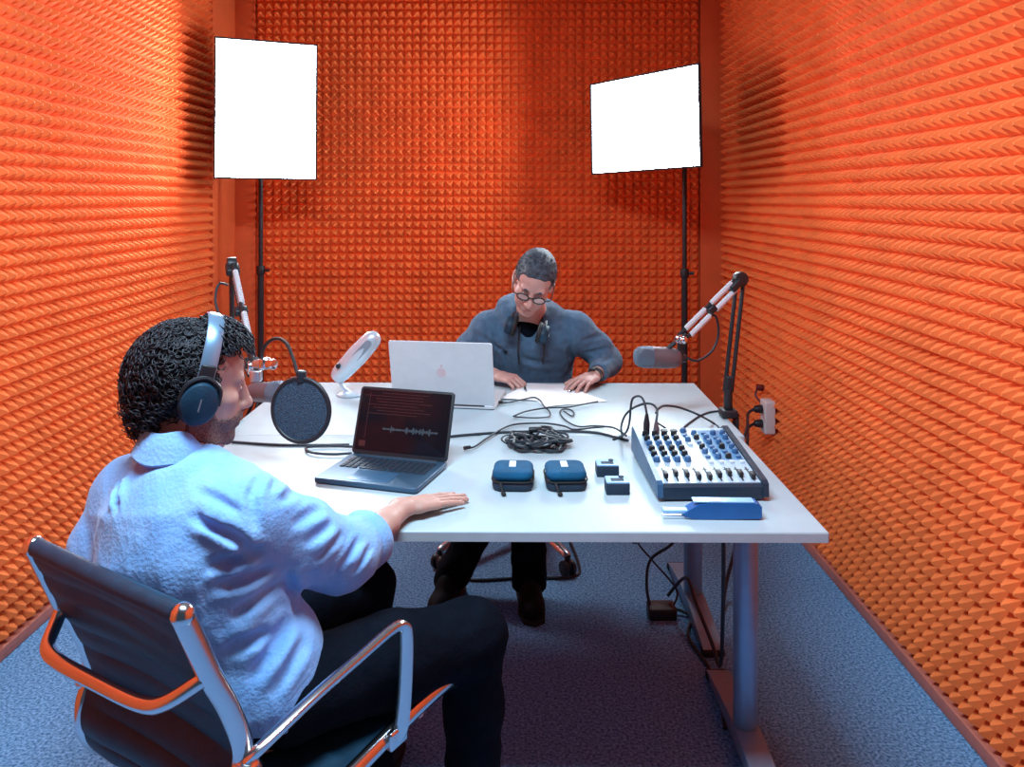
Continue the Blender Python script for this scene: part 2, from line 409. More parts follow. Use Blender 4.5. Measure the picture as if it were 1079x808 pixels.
# wall outlet on the right wall with two plugs
ox, oy, oz = 1.236, 3.86, 0.45
r = thing('wall_outlet', 'pale double power outlet on the right orange foam wall behind the desk corner', 'outlet', (ox, oy, oz))
mb = MB(); mb.rbox((0, 0, 0), (.085, .16, .05), .012, Matrix.Translation((ox, oy, oz)) @ Matrix.Rotation(-PI / 2, 4, 'Y') @ Matrix.Rotation(PI / 2, 4, 'Z'), rz=.006); mb.build('faceplate', M['outlet'], r)
for dz in (-.035, .035):
    mb = MB(); mb.cyl((ox - .026, oy, oz + dz), (ox - .022, oy, oz + dz), .022, .024); mb.build('socket', M['outlet'], r)
for dz, lab in ((.035, 'upper black power plug in the pale outlet on the right foam wall'), (-.035, 'lower black power plug in the pale outlet on the right foam wall')):
    t = thing('power_plug', lab, 'plug', (ox - .028, oy, oz + dz), 'plugs in the wall outlet')
    mb = MB(); mb.cyl((ox - .027, oy, oz + dz), (ox - .065, oy, oz + dz), .021, .016, bev=.004); mb.build('plug_body', M['black'], t)
    mb = MB(); mb.tube([(ox - .064, oy, oz + dz), (ox - .11, oy - .05, oz + dz - .01), (1.03, 3.5, .46 + dz), (.93, 3.28, .40 + dz), (.88, 3.1, .25 + dz), (.84 + dz, 3.0, .06), (.80 + dz, 2.9, .012)], .007); mb.build('power_cord', M['cable'], t)
t = thing('red_plug', 'small dark red plug above the pale outlet on the right wall', 'plug', (1.23, 3.99, .56))
mb = MB(); mb.cyl((1.256, 3.99, .555), (1.222, 3.99, .56), .017, .015, bev=.004); mb.build('plug_body', M['redplug'], t)
mb = MB(); mb.tube([(1.228, 3.99, .555), (1.215, 3.985, .52), (1.235, 3.95, .49)], .006); mb.build('power_cord', M['redplug'], t)

# ================================================================== DESKS
RZ = math.radians(0.5)
def desk(y0, y1, xl, xr, lab):
    cx, cy = (xl + xr) / 2, (y0 + y1) / 2
    T = Matrix.Translation((cx, cy, 0)) @ Matrix.Rotation(-RZ, 4, 'Z')
    W, D = xr - xl, y1 - y0
    r = thing('desk', lab, 'desk', (cx, cy, 0), 'desks pushed together')
    mb = MB(T); mb.box((0, 0, TZ - .0125), (W, D, .025), bev=.003); tp = mb.build('tabletop', M['top'], r)
    mb = MB(T)
    for sy in (-1, 1): mb.box((0, sy * (D / 2), TZ - .0130), (W - .004, .003, .0205))
    for sx in (-1, 1): mb.box((sx * W / 2, 0, TZ - .0130), (.003, D - .004, .0205))
    mb.build('edge_band', M['edge'], tp, smooth=False)
    mb = MB(T)
    mb.box((0, 0, TZ - .052), (W - .34, .06, .04), bev=.004)
    for sx in (-1, 1): mb.box((sx * (W / 2 - .12), 0, TZ - .040), (.06, D - .16, .03), bev=.004)
    mb.build('under_frame', M['legmetal'], r)
    for sx in (-1, 1):
        x = sx * (W / 2 - .085); l = MB(T)
        l.cyl((x, 0, .05), (x, 0, .62), .0330, seg=28, bev=.003); l.cyl((x, 0, .62), (x, 0, TZ - .055), .029, seg=28)
        l.box((x, 0, TZ - .045), (.09, .12, .012), bev=.003); lg = l.build('leg', M['legmetal'], r)
        f = MB(T)
        fl = D / 2 - .055
        pro = [(-fl, .012), (-fl, .022), (-fl + .03, .032), (-.06, .060), (.06, .060), (fl - .03, .032), (fl, .022), (fl, .012)]
        f.prism([(a, b) for a, b in pro], -.034, .034, Matrix.Translation((x, 0, 0)) @ Matrix(((0, 0, 1, 0), (1, 0, 0, 0), (0, 1, 0, 0), (0, 0, 0, 1))))
        ft = f.build('foot', M['legmetal'], r)
        for sy in (-1, 1):
            g = MB(T); g.rbox((x, sy * (fl - .012), .011), (.074, .045, .022), .012, rz=.006); g.build('rubber_foot', M['rubber'], ft)
    return r
YN0, YN1, YF1 = 1.826, 2.566, 3.306
desk(YN0, YN1, -.955, .725, 'white-topped desk with grey round legs under the dark laptop and audio mixer')
desk(YN1 + .002, YF1, -.935, .748, 'white-topped desk at the far side under the silver laptop and papers')

# ================================================================== SOFT LIGHTS
def softbox(name, A, B, ztop, zbot, lab, roll, base, watt):
    """A, B: left and right ends of the front face (x, y)"""
    A, B = V((*A, 0)), V((*B, 0)); w = (B - A).length; x = (B - A).normalized(); n = V((x.y, -x.x, 0))
    c = (A + B) / 2; c.z = (ztop + zbot) / 2; h = ztop - zbot
    T = basis(c, x, -n, (0, 0, 1)) @ Matrix.Rotation(roll, 4, 'Y')
    r = thing('softbox_light', lab, 'softbox', (base[0], base[1], 0), 'softbox lights')
    # hood: a four sided funnel with a real rim
    mb = MB(T); a, b = w / 2, h / 2; s = .055; d = .30
    ring = lambda k, yy: [(-a * k, yy, -b * k), (a * k, yy, -b * k), (a * k, yy, b * k), (-a * k, yy, b * k)]
    def rg(kx, kz, yy): return [(-kx, yy, -kz), (kx, yy, -kz), (kx, yy, kz), (-kx, yy, kz)]
    vs = rg(a, b, -.012) + rg(a, b, .004) + rg(a * .72, b * .78, .10) + rg(a * .42, b * .45, .20) + rg(s, s, d) + rg(s - .01, s - .01, d) + rg(a * .42 - .01, b * .45 - .01, .195) + rg(a * .72 - .01, b * .78 - .01, .095) + rg(a - .008, b - .008, .004) + rg(a - .008, b - .008, -.012)
    fs = []
    for i in range(9):
        for k in range(4): fs.append((i * 4 + k, i * 4 + (k + 1) % 4, i * 4 + 4 + (k + 1) % 4, i * 4 + 4 + k))
    for k in range(4): fs.append((36 + k, 36 + (k + 1) % 4, (k + 1) % 4, k))
    mb._add(vs, fs); mb.build('hood', M['boxfab'], r, smooth=False)
    mb = MB(T); N = 8
    rows = [[V(((i / N - .5) * 2 * (a - .009), -.004 - .012 * math.cos((i / N - .5) * PI) * math.cos((j / N - .5) * PI), (j / N - .5) * 2 * (b - .009))) for i in range(N + 1)] for j in range(N + 1)]
    mb.sheet(rows, (0, -.003, 0)); mb.build('diffuser', M['diff'], r)
    mb = MB(T); mb.cyl((0, d - .01, 0), (0, d + .10, 0), .055, .045, bev=.006); mb.cyl((0, d + .03, 0), (0, d + .03, -.13), .018); mb.build('lamp_socket', M['black'], r)
    top = T @ V((0, d + .03, -.10)); bx, by = top.x, top.y
    p = MB(); p.cyl((bx, by, .16), (bx, by, 1.10), .0165); p.cyl((bx, by, 1.10), (bx, by, top.z + .02), .0125)
    p.build('pole', M['black'], r)
    for z in (1.10, .42):
        p = MB(); p.cyl((bx, by, z - .025), (bx, by, z + .025), .023, bev=.004); cl = p.build('collar', M['black'], r)
        p = MB(); p.cyl((bx + .015, by, z), (bx + .05, by - .01, z), .008); p.build('knob', M['black'], cl)
    for k in range(3):
        an = 2 * PI * k / 3 + .5; q = MB(); dx, dy = math.cos(an), math.sin(an)
        rr = .27
        q.tube([(bx + .02 * dx, by + .02 * dy, .42), (bx + rr * .55 * dx, by + rr * .55 * dy, .20), (bx + rr * dx, by + rr * dy, .012)], .009, sm=1)
        q.tube([(bx + .018 * dx, by + .018 * dy, .20), (bx + rr * .5 * dx, by + rr * .5 * dy, .225)], .006, sm=1)
        q.build('leg', M['black'], r)
softbox('l', (-1.535, 4.10), (-1.055, 4.30), 2.335, 1.605, 'tall white softbox lamp on a black stand in the back left corner', math.radians(.4), (-1.36, 4.5), 0)
softbox('r', (.44, 4.40), (.905, 3.82), 2.145, 1.645, 'wide white softbox lamp turned sideways by the right wall', math.radians(-1.5), (.95, 4.3), 0)

# ================================================================== NEAR CHAIR
F_, R_ = V((.545, .839, 0)), V((.839, -.545, 0)); CO = V((-.124, 1.74, 0))
def ch(f, r_, z): return CO + F_ * f + R_ * r_ + V((0, 0, z))
chair = thing('office_chair', 'black ribbed leather chair with chrome frame under the person in blue shirt', 'chair', ch(-.24, -.215, 0))
prof = [(.012, .445), (-.03, .462), (-.12, .462), (-.25, .448), (-.38, .432), (-.47, .432), (-.535, .455), (-.572, .505), (-.577, .558), (-.560, .62), (-.585, .70), (-.622, .775), (-.668, .885)]
def rail(r_):
    mb = MB(); mb.tube([ch(f, r_, z) for f, z in prof], .0155, seg=12, sm=5, flat=(1.0, 1.15))
    for f, z in (prof[0], prof[-1]): mb.ball(ch(f, r_, z), .0185, seg=12)
    return mb.build('side_rail', M['chrome'], chair)
rail(0.0); rail(-.43)
# sling: sheet of leather with horizontal welts, spanning the rails
pp = spline([V((0, f, z)) for f, z in prof[1:]], 8); rows = []
Ls = [0]
for a, b in zip(pp, pp[1:]): Ls.append(Ls[-1] + (b - a).length)
for i, p in enumerate(pp):
    t = (pp[min(i + 1, len(pp) - 1)] - pp[max(i - 1, 0)]).normalized(); nrm = V((0, -t.z, t.y))
    bump = .010 * abs(math.sin(PI * Ls[i] / .058)) ** .5
    row = []
    for k in range(13):
        u = k / 12; sag = -.012 * math.sin(PI * u)
        q = p + nrm * (sag + bump * min(1, 6 * min(u, 1 - u) + .15))
        row.append(ch(q.y, -.43 * u, q.z))
    rows.append(row)
def sling(name, i0, i1):
    mb = MB(); sub = rows[i0:i1]; n = len(sub)
    # thickness along the surface normal, so both faces are padded
    vs = []; fs = []; m = 13
    for i in range(n):
        a = V(sub[min(i + 1, n - 1)][6]) - V(sub[max(i - 1, 0)][6]); nn = R_.cross(a).normalized()
        vs += [V(p) + nn * .011 for p in sub[i]]
    N = n * m
    for i in range(n):
        a = V(sub[min(i + 1, n - 1)][6]) - V(sub[max(i - 1, 0)][6]); nn = R_.cross(a).normalized()
        vs += [V(p) - nn * .011 for p in sub[i]]
    for i in range(n - 1):
        for j in range(m - 1):
            a, b, c, d = i * m + j, i * m + j + 1, (i + 1) * m + j + 1, (i + 1) * m + j
            fs += [(a, b, c, d), (N + d, N + c, N + b, N + a)]
        fs += [(i * m, (i + 1) * m, N + (i + 1) * m, N + i * m), (i * m + m - 1, N + i * m + m - 1, N + (i + 1) * m + m - 1, (i + 1) * m + m - 1)]
    for j in range(m - 1): fs += [(j, N + j, N + j + 1, j + 1), ((n - 1) * m + j, (n - 1) * m + j + 1, N + (n - 1) * m + j + 1, N + (n - 1) * m + j)]
    mb._add(vs, fs); return mb.build(name, M['leather'], chair)
half = 5 * 8
sling('seat', 0, half + 1); sling('backrest', half, len(rows))
mb = MB(); mb.tube([ch(prof[-1][0], -.012, prof[-1][1]), ch(prof[-1][0] - .004, -.215, prof[-1][1] + .002), ch(prof[-1][0], -.418, prof[-1][1])], .016, seg=12); mb.build('top_roll', M['leather'], chair)
mb = MB(); mb.tube([ch(-.620, 0.0, .775), ch(-.632, -.006, .768), ch(-.662, -.05, .735), ch(-.672, -.10, .722), ch(-.674, -.215, .716), ch(-.672, -.33, .71), ch(-.662, -.395, .712), ch(-.632, -.425, .735), ch(-.618, -.43, .757)], .0125, seg=12); mb.build('back_brace', M['chrome'], chair)
def armrest(s):
    o = .022 * s; r0 = 0 if s > 0 else -.43
    mb = MB(); mb.tube([ch(-.562, r0, .60), ch(-.545, r0 + o, .625), ch(-.44, r0 + o * 1.3, .652), ch(-.32, r0 + o * 1.3, .668), ch(-.245, r0 + o * 1.3, .678), ch(-.212, r0 + o * 1.3, .672), ch(-.200, r0 + o * 1.3, .645), ch(-.200, r0 + o * 1.2, .56), ch(-.206, r0 + o, .475), ch(-.215, r0 + o * .6, .452)], lambda t: .0125, seg=12, flat=(1.25, .8))
    a = mb.build('armrest', M['chrome'], chair)
    mb = MB()
    mb.ball(ch(-.562, r0 + .01 * s, .595), (.026, .026, .024), seg=14); mb.cyl(ch(-.562, r0 - .012 * s, .595), ch(-.562, r0 + .035 * s, .595), .014, bev=.003)
    mb.build('bracket', M['chrome'], a); mb = MB()
    mb.box((0, 0, 0), (.016, .05, .036), basis(ch(-.212, r0 + o * .8, .455), R_, F_, (0, 0, 1)), bev=.005)
    mb.build('bracket', M['chrome'], a)
armrest(1); armrest(-1)
mb = MB()
for f in (-.12, -.38): mb.tube([ch(f, .0, .448), ch(f, -.215, .41), ch(f, -.43, .448)], .013, seg=10)
mb.box((0, 0, 0), (.12, .30, .03), basis(ch(-.25, -.215, .395), R_, F_, (0, 0, 1)), bev=.008); mb.build('seat_frame', M['chrome'], chair)
mb = MB(); mb.cyl(ch(-.25, -.215, .10), ch(-.25, -.215, .385), .025, bev=.004); mb.build('column', M['chrome'], chair)
def starbase(parent, c, n, R0, ang, m_arm, m_cast, h=.11, rc=.027):
    for k in range(n):
        a = ang + 2 * PI * k / n; d = V((math.cos(a), math.sin(a), 0)); q = MB()
        q.tube([c + V((0, 0, h)), c + d * R0 * .5 + V((0, 0, h - .012)), c + d * R0 * .93 + V((0, 0, h - .035)), c + d * R0 + V((0, 0, h - .045))], lambda t: .024 - .008 * t, seg=10, flat=(1, .8))
        ar = q.build('base_arm', M[m_arm], parent)
        s = V((-d.y, d.x, 0)); q = MB(); w = c + d * R0 + V((0, 0, rc))
        for e in (-1, 1): q.cyl(w + s * (e * .008), w + s * (e * .026), rc, seg=20, bev=.005)
        q.cyl(w + V((0, 0, .01)), w + V((0, 0, h - .045 - rc)), .012); q.ball(w + V((0, 0, .012)), (.022, .022, .024), seg=12)
        q.build('caster', M[m_cast], ar)
starbase(chair, ch(-.25, -.215, 0), 5, .30, .3, 'chrome', 'black')

# ================================================================== FAR CHAIR
fc = V((.0, 3.56, 0))
chair2 = thing('office_chair', 'black swivel chair with shiny star base under the person in grey hoodie', 'chair', fc)
starbase(chair2, fc, 5, .44, math.radians(-132), 'satin', 'black', h=.12, rc=.031)
mb = MB(); mb.cyl(fc + V((0, 0, .10)), fc + V((0, 0, .37)), .028, bev=.004); mb.build('column', M['black'], chair2)
mb = MB(); mb.rbox((0, 0, 0), (.48, .46, .07), .09, Matrix.Translation(fc + V((.05, .05, .400))), rz=.03); mb.build('seat', M['leather'], chair2)
mb = MB()
T = Matrix.Translation(fc + V((.05, .37, .68))) @ Matrix.Rotation(math.radians(100), 4, 'X')
mb.rbox((0, 0, 0), (.44, .42, .05), .08, T, rz=.02); mb.build('backrest', M['leather'], chair2)
mb = MB(); mb.tube([fc + V((.03, .15, .40)), fc + V((.03, .34, .42)), fc + V((.04, .385, .55)), fc + V((.05, .42, .68))], .02, flat=(1.5, .6)); mb.build('back_support', M['black'], chair2)
for sx in (-1, 1):
    mb = MB(); x = .03 + sx * .265
    mb.tube([fc + V((x - sx * .04, .05, .42)), fc + V((x, .06, .45)), fc + V((x, .06, .62))], .016, sm=5)
    a = mb.build('armrest', M['black'], chair2)
    mb = MB(); mb.rbox((0, 0, 0), (.06, .23, .028), .025, Matrix.Translation(fc + V((x, .055, .63))), rz=.01); mb.build('arm_pad', M['rubber'], a)

# ================================================================== LAPTOPS
def laptop(lab, org, yaw, W, D, tilt, scr_h, mats, group=None, dark=False):
    """org: middle of the hinge line on the table, x along hinge, -y towards the user"""
    r = thing('laptop', lab, 'laptop', (org.x, org.y, TZ), group)
    B = Matrix.Translation((org.x, org.y, TZ)) @ Matrix.Rotation(yaw, 4, 'Z')
    mb = MB(B); mb.rbox((0, -D / 2, .0095), (W, D, .013), .012, rz=.003)
    for sx in (-1, 1):
        for yy in (-.02, -D + .02): mb.cyl((sx * (W / 2 - .03), yy, 0), (sx * (W / 2 - .03), yy, .004), .006)
    base = mb.build('base', M[mats[0]], r)
    mb = MB(B); kw, kd = W * .86, D * .42
    for row in range(6):
        n = 14 if row < 5 else 8; yy = -.028 - kd * (row + .5) / 6
        x = -kw / 2
        ws = [kw / 14] * 14 if row < 5 else [kw / 14] * 3 + [kw * 5 / 14] + [kw / 14] * 4
        if row == 5: ws += [kw / 14 * 1] * 2
        for w in ws:
            if x + w > kw / 2 + 1e-6: break
            mb.rbox((x + w / 2, yy, .0170), (w * .86, kd / 6 * .84, .003), .002, seg=1, rz=.0008); x += w
    mb.build('keyboard', M[mats[2]], base)
    mb = MB(B); mb.rbox((0, -D * .76, .0163), (W * .40, D * .34, .0012), .004, seg=2, rz=.0004); mb.build('touchpad', M[mats[3]], base)
    # lid turned about the hinge
    L = B @ Matrix.Translation((0, -.004, .016)) @ Matrix.Rotation(-tilt, 4, 'X')
    mb = MB(L); LT = Matrix.Rotation(PI / 2, 4, 'X')
    mb.rbox((0, scr_h / 2, 0), (W, scr_h, .006), .010, LT, rz=.002); lid = mb.build('lid', M[mats[1]], r)
    mb = MB(L); mb.cyl((-W * .40, .0, -.003), (W * .40, .0, -.003), .0055, seg=12); mb.build('hinge', M['black'], lid)
    return r, B, L, lid, LT
# dark laptop turned to the person in blue
hl, hr = on(369.6, 480.5, .745), on(473.6, 490.5, .745); mid = (hl + hr) / 2
r, B, L, lid, LT = laptop('dark blue-grey laptop with an open dark screen beside the resting hand', V((mid.x, mid.y, 0)), math.radians(-16.5), .30, .222, math.radians(20), .193, ('lapgrey', 'black', 'keys', 'pad'))
mb = MB(L); mb.rbox((0, .099, 0.0042), (.284, .174, .0012), .003, LT, rz=.0004); scr = mb.build('screen', M['screen'], lid)
mb = MB(L)
for k in range(9): mb.box((-.02 + .02 * math.sin(k * 2.1), .185 - k * .0085, .0050), (.20 - .05 * abs(math.sin(k * 1.7)), .0016, .0004), LT)
mb.box((-.115, .11, .0050), (.0015, .13, .0004), LT); mb.box((-.12, .03, .0050), (.02, .016, .0004), LT)
mb.build('track_rows', M['screenui'], scr, smooth=False)
mb = MB(L); x = -.055
for k in range(60):
    a = .004 + .016 * abs(math.sin(k * .9) * math.cos(k * .37)) * (1 if 8 < k < 14 or 24 < k < 52 else .15)
    mb.box((-.06 + k * .0029, .075, .0050), (.0014, a, .0004), LT)
mb.build('waveform', M['screenwave'], scr, smooth=False)
# silver laptop turned to the person in the hoodie (its lid shows)
hl, hr = on(414, 426.5, .745), on(521.5, 431, .745); mid = (hl + hr) / 2; ang = math.atan2(hr.y - hl.y, hr.x - hl.x)
WW = (hr - hl).length
r, B, L, lid, LT = laptop('silver laptop seen from behind, its lid up before the person in the hoodie', V((mid.x, mid.y, 0)), ang + PI, WW, .245, math.radians(14), .243, ('lapwhite', 'lapwhite', 'keys', 'lapwhite'))
mb = MB(L)
pts = []
for k in range(40):
    t = 2 * PI * k / 40; x, y = .0175 * math.cos(t), .0185 * math.sin(t)
    y += -.0035 * math.exp(-(x / .006) ** 2) * (1 if math.sin(t) > 0 else -.7)
    pts.append((x, y))
# bite on one side
pts = [(x, y) if (x + .0225) ** 2 + (y - .002) ** 2 > .0075 ** 2 else (-.0225 + .0075 * (x + .0225) / math.hypot(x + .0225, y - .002), .002 + .0075 * (y - .002) / math.hypot(x + .0225, y - .002)) for x, y in pts]
Tl = LT @ Matrix.Translation((0, .125, -.0034))
mb.prism([(x, y) for x, y in pts], -.0006, .0002, Tl)
leaf = [(.001 + .009 * math.cos(2 * PI * k / 14) * .45 - .002, .026 + .0085 * math.sin(2 * PI * k / 14) * .8) for k in range(14)]
mb.prism([(x - .35 * (y - .026), y) for x, y in leaf], -.0006, .0002, Tl)
mb.build('lid_emblem', M['logo'], lid, smooth=False)
mb = MB(L); mb.rbox((0, .123, .0042), (WW - .016, .215, .0012), .003, LT, rz=.0004); mb.build('screen', M['screen'], lid)

# ================================================================== MIXER
ml, mr = on(692, 529.5), on(811, 528.5); w = (mr - ml).length; a = math.atan2(mr.y - ml.y, mr.x - ml.x)
MX = Matrix.Translation(((ml.x + mr.x) / 2, (ml.y + mr.y) / 2 + .003, TZ)) @ Matrix.Rotation(a, 4, 'Z')
mx = thing('audio_mixer', 'audio mixing desk with rows of knobs and faders at the right table edge', 'mixer', MX.translation)
DM, H0, H1 = .375, .042, .082
mb = MB(MX)
yz = [(0, .006), (0, H0 - .006), (.008, H0), (DM - .02, H1), (DM, H1 - .01), (DM, .006)]
TX = Matrix(((0, 0, 1, 0), (1, 0, 0, 0), (0, 1, 0, 0), (0, 0, 0, 1)))
mb.prism(yz, -w / 2 + .014, w / 2 - .014, TX)
for sx in (-1, 1):
    for yy in (.03, DM - .03): mb.cyl((sx * (w / 2 - .04), yy, 0), (sx * (w / 2 - .04), yy, .008), .01)
body = mb.build('body', M['mixbody'], mx, smooth=False)
yz2 = [(-.004, .012), (-.002, H0 + .002), (.010, H0 + .009), (DM - .02, H1 + .008), (DM + .003, H1 - .004), (DM + .003, .012)]
for sx in (-1, 1):
    mb = MB(MX); x = sx * (w / 2 - .009)
    mb.prism(yz2, x - .0075, x + .0075, TX); mb.build('side_cheek', M['mixside' if sx < 0 else 'mixbody'], mx, smooth=False)
sl = math.atan2(H1 - H0, DM - .028)
PT = MX @ Matrix.Translation((0, .008, H0)) @ Matrix.Rotation(sl, 4, 'X')
PL = (DM - .03) / math.cos(sl); pw = w - .036
mb = MB(PT); mb.box((0, PL / 2, .001), (pw, PL - .004, .003)); mb.build('panel', M['panel'], body, smooth=False)
mb = MB(PT); mb.box((pw * .33, PL * .66, .0028), (pw * .32, PL * .56, .001)); mb.build('master_section', M['panelblue'], body, smooth=False)
nch = 9; cw = pw / nch
for k in range(nch):
    x = -pw / 2 + cw * (k + .5)
    mb = MB(PT); mb.box((x, .048, .003), (.004, .075, .0012)); mb.box((x, .048 + .026, .003), (.012, .001, .0013)); mb.build('fader_slot', M['black'], body, smooth=False)
    mb = MB(PT); y = .034 + .010 * math.sin(k * 1.3)
    mb.rbox((x, y, .010), (.011, .024, .013), .002, seg=1, rz=.002); mb.build('fader', M['black'], body)
for k in range(4):
    x = -pw / 2 + cw * (k + .5)
    mb = MB(PT); mb.box((x - .004, PL * .60, .0030), (.017, PL * .50, .0009)); mb.build('channel_strip', M['panelblue'], body, smooth=False)
    for q in range(6):
        y = .125 + q * .034
        mb = MB(PT); mb.cyl((x - .004, y, .003), (x - .004, y, .017), .0095, .0075, seg=14, bev=.0015); mb.box((x - .004, y + .004, .0175), (.0014, .007, .001))
        mb.build('knob', M['black' if q % 3 else 'knobblue'], body)
for k in range(4, 9):
    x = -pw / 2 + cw * (k + .5)
    for q in range(7 if k > 4 else 4):
        y = (.112 if k > 4 else .225) + q * (.031 if k > 4 else .03)
        mb = MB(PT)
        if (k + q) % 3 == 0 or q == 0: mb.rbox((x, y, .006), (.013, .009, .007), .002, seg=1, rz=.001); mb.build('button', M['label' if q == 0 else 'knobblue'], body)
        else: mb.cyl((x, y, .003), (x, y, .016), .0088, .007, seg=14, bev=.0015); mb.build('knob', M['black' if (k * q) % 2 else 'knobblue'], body)
for k in range(3):
    mb = MB(PT); mb.cyl((-pw / 2 + cw * (k + 2.6), PL - .022, .002), (-pw / 2 + cw * (k + 2.6), PL - .022, .006), .011, seg=18); mb.build('jack_socket', M['black'], body)

# two upright plugs in the mixer with arching cables
def xlr(px, pyb, pyt, Y, lab, m, path):
    b, t_ = at(px, pyb, Y), at(px + (.5 if m == 'black' else 0), pyt, Y)
    r = thing('cable_plug', lab, 'plug', b, 'plugs standing in the mixer')
    mb = MB(); mb.cyl(b, b.lerp(t_, .72), .0095, .0095, seg=16, bev=.002); mb.cyl(b.lerp(t_, .72), t_, .0085, .0045, seg=14); mb.build('plug_body', M[m], r)
    mb = MB(); mb.tube([t_ - V((0, 0, .01)), t_] + path, .0034); mb.build('cable', M['cable'], r)
Yp = 2.315
xlr(681, 466, 436, Yp, 'black plug standing upright in the left back of the mixer', 'black', [at(679, 424, 2.33), at(674.5, 417.5, 2.35), at(667, 419.5, 2.37), at(664.5, 430, 2.38), at(663.5, 443, 2.39), at(660, 455, 2.40), on(652, 461, .7435)])
xlr(691.5, 469, 444, Yp, 'grey plug standing upright beside the black plug in the mixer', 'micgrey', [at(692.5, 433, 2.33), at(688.5, 426.5, 2.35), at(681, 425, 2.36), at(672, 427.5, 2.37), at(664, 432, 2.39), at(658, 439, 2.40), at(654.5, 450, 2.41), on(655, 461, .7435), on(646, 463, .7435)])
c = MB(); c.tube([at(690.5, 436, 2.325) + V((.004, .01, 0)), at(694, 430.5, 2.40), at(700, 427.5, 2.5), at(712, 428.5, 2.58), at(724, 432, 2.60), at(738, 438, 2.58), on(752, 446, .7435), on(759, 452, .7435), on(764, 460, .7435)], .0036)
tag(c.build('audio_cable', M['cable']), 'dark cable arching over the table from the mixer plugs to the right boom clamp', 'cable', 'audio cables')
c = MB(); c.tube([on(717, 453.5, .7435), on(726, 446, .7435), on(737, 438.5, .7435), on(747, 434.5, .7435), on(757, 433, .7435)], .0036)
tag(c.build('audio_cable', M['cable']), 'short dark cable running from the mixer back to the right boom arm', 'cable', 'audio cables')
c = MB(); c.tube([at(693.5, 446, 2.36), at(702, 451.5, 2.38), at(707, 455, 2.38), on(712, 461, .7435)], .0026)
tag(c.build('audio_cable', M['cable']), 'thin dark cable slanting down behind the grey mixer plug', 'cable', 'audio cables')

# ================================================================== BLUE STAPLER-LIKE TOOL in front of the mixer
bl, br = on(699, 547.5), on(803, 548.5); a = math.atan2(br.y - bl.y, br.x - bl.x); wd = (br - bl).length
T = Matrix.Translation((bl.x, bl.y, TZ)) @ Matrix.Rotation(a, 4, 'Z')
st = thing('blue_stapler', 'blue stapler-like tool with a pale tip lying in front of the mixer', 'stapler', bl)
mb = MB(T); sidep = [(.055, .006), (.048, .012), (.060, .022), (.085, .036), (.12, .041), (wd - .01, .040), (wd, .032), (wd, .004), (.075, .001)]
TS = Matrix(((1, 0, 0, 0), (0, 0, 1, 0), (0, 1, 0, 0), (0, 0, 0, 1)))
mb.prism(sidep, .0, .034, TS); sb = mb.build('body', M['bluedev'], st, smooth=False)
mb = MB(T); mb.box((wd * .62, .017, .0415), (wd * .62, .030, .003), bev=.001); mb.build('top_plate', M['bluelight'], sb)
mb = MB(T); mb.box((wd * .53, .013, .0436), (.030, .02, .0012)); mb.build('label', M['label'], sb, smooth=False)
mb = MB(T); mb.box((.034, .017, .016), (.068, .024, .009), bev=.002); mb.build('tip', M['bluelight'], st)
mb = MB(T); mb.box((.030, .017, .003), (.06, .026, .005), bev=.0015); mb.box((.09, .017, .0025), (.10, .026, .004), bev=.001); mb.build('base_plate', M['silver'], st)

# ================================================================== TWO ZIP CASES, TWO BOXES
def zipcase(px0, px1, lab, yaw):
    l, r_ = on(px0, 519), on(px1, 519); wd = (r_ - l).length; D = .118; H = .050
    T = Matrix.Translation(((l.x + r_.x) / 2, l.y, TZ)) @ Matrix.Rotation(yaw, 4, 'Z')
    r = thing('zip_case', lab, 'case', T.translation, 'zip cases on the table')
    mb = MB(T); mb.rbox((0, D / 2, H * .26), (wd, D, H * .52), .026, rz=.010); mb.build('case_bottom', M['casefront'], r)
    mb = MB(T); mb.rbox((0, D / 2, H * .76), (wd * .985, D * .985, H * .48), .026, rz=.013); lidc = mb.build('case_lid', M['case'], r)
    mb = MB(T); mb.box((-.002, D * .62, H + .0005), (.018, .045, .0018), bev=.0005); mb.build('label', M['label'], lidc)
    k = .026; path = []
    for q, (sx, sy) in enumerate(((1, 1), (-1, 1), (-1, -1), (1, -1))):
        for j in range(5):
            a = PI / 2 * q + PI / 2 * j / 4; path.append(V((sx * (wd / 2 - k) + (k + .0005) * math.cos(a), D / 2 + sy * (D / 2 - k) + (k + .0005) * math.sin(a), H * .52)))
    mb = MB(T); mb.tube(path, .0022, seg=6, sm=1, closed=True); z = mb.build('zip', M['rubber'], r)
    mb = MB(T); mb.box((-wd * .28, -.003, H * .5), (.009, .006, .007), bev=.001); mb.tube([(-wd * .28, -.005, H * .5), (-wd * .26, -.012, .018), (-wd * .22, -.020, .006), (-wd * .20, -.026, .005)], .0032, sm=4); mb.ball((-wd * .2, -.027, .006), (.007, .006, .006), seg=10); mb.build('zip_pull', M['rubber'], z)
zipcase(518, 562, 'teal zip case on the left of the pair, nearer the dark laptop', math.radians(-2))
zipcase(576, 620, 'teal zip case on the right of the pair, nearer the small dark boxes', math.radians(2))
def smallbox(px0, px1, py, lab):
    l, r_ = on(px0, py), on(px1, py); wd = (r_ - l).length
    T = Matrix.Translation(((l.x + r_.x) / 2, l.y, TZ))
    r = thing('small_box', lab, 'box', T.translation, 'small dark boxes on the table')
    mb = MB(T); mb.rbox((0, .026, .015), (wd, .052, .030), .004, rz=.003); mb.build('box_body', M['casefront'], r)
    mb = MB(T); mb.rbox((0, .026, .0315), (wd * .97, .050, .004), .004, rz=.0015); mb.build('box_top', M['bluelight'], r)
    mb = MB(T); mb.box((0, .020, .0340), (wd * .55, .018, .0015)); mb.cyl((wd * .2, .04, .033), (wd * .2, .04, .036), .007); mb.build('box_print', M['casefront'], r)
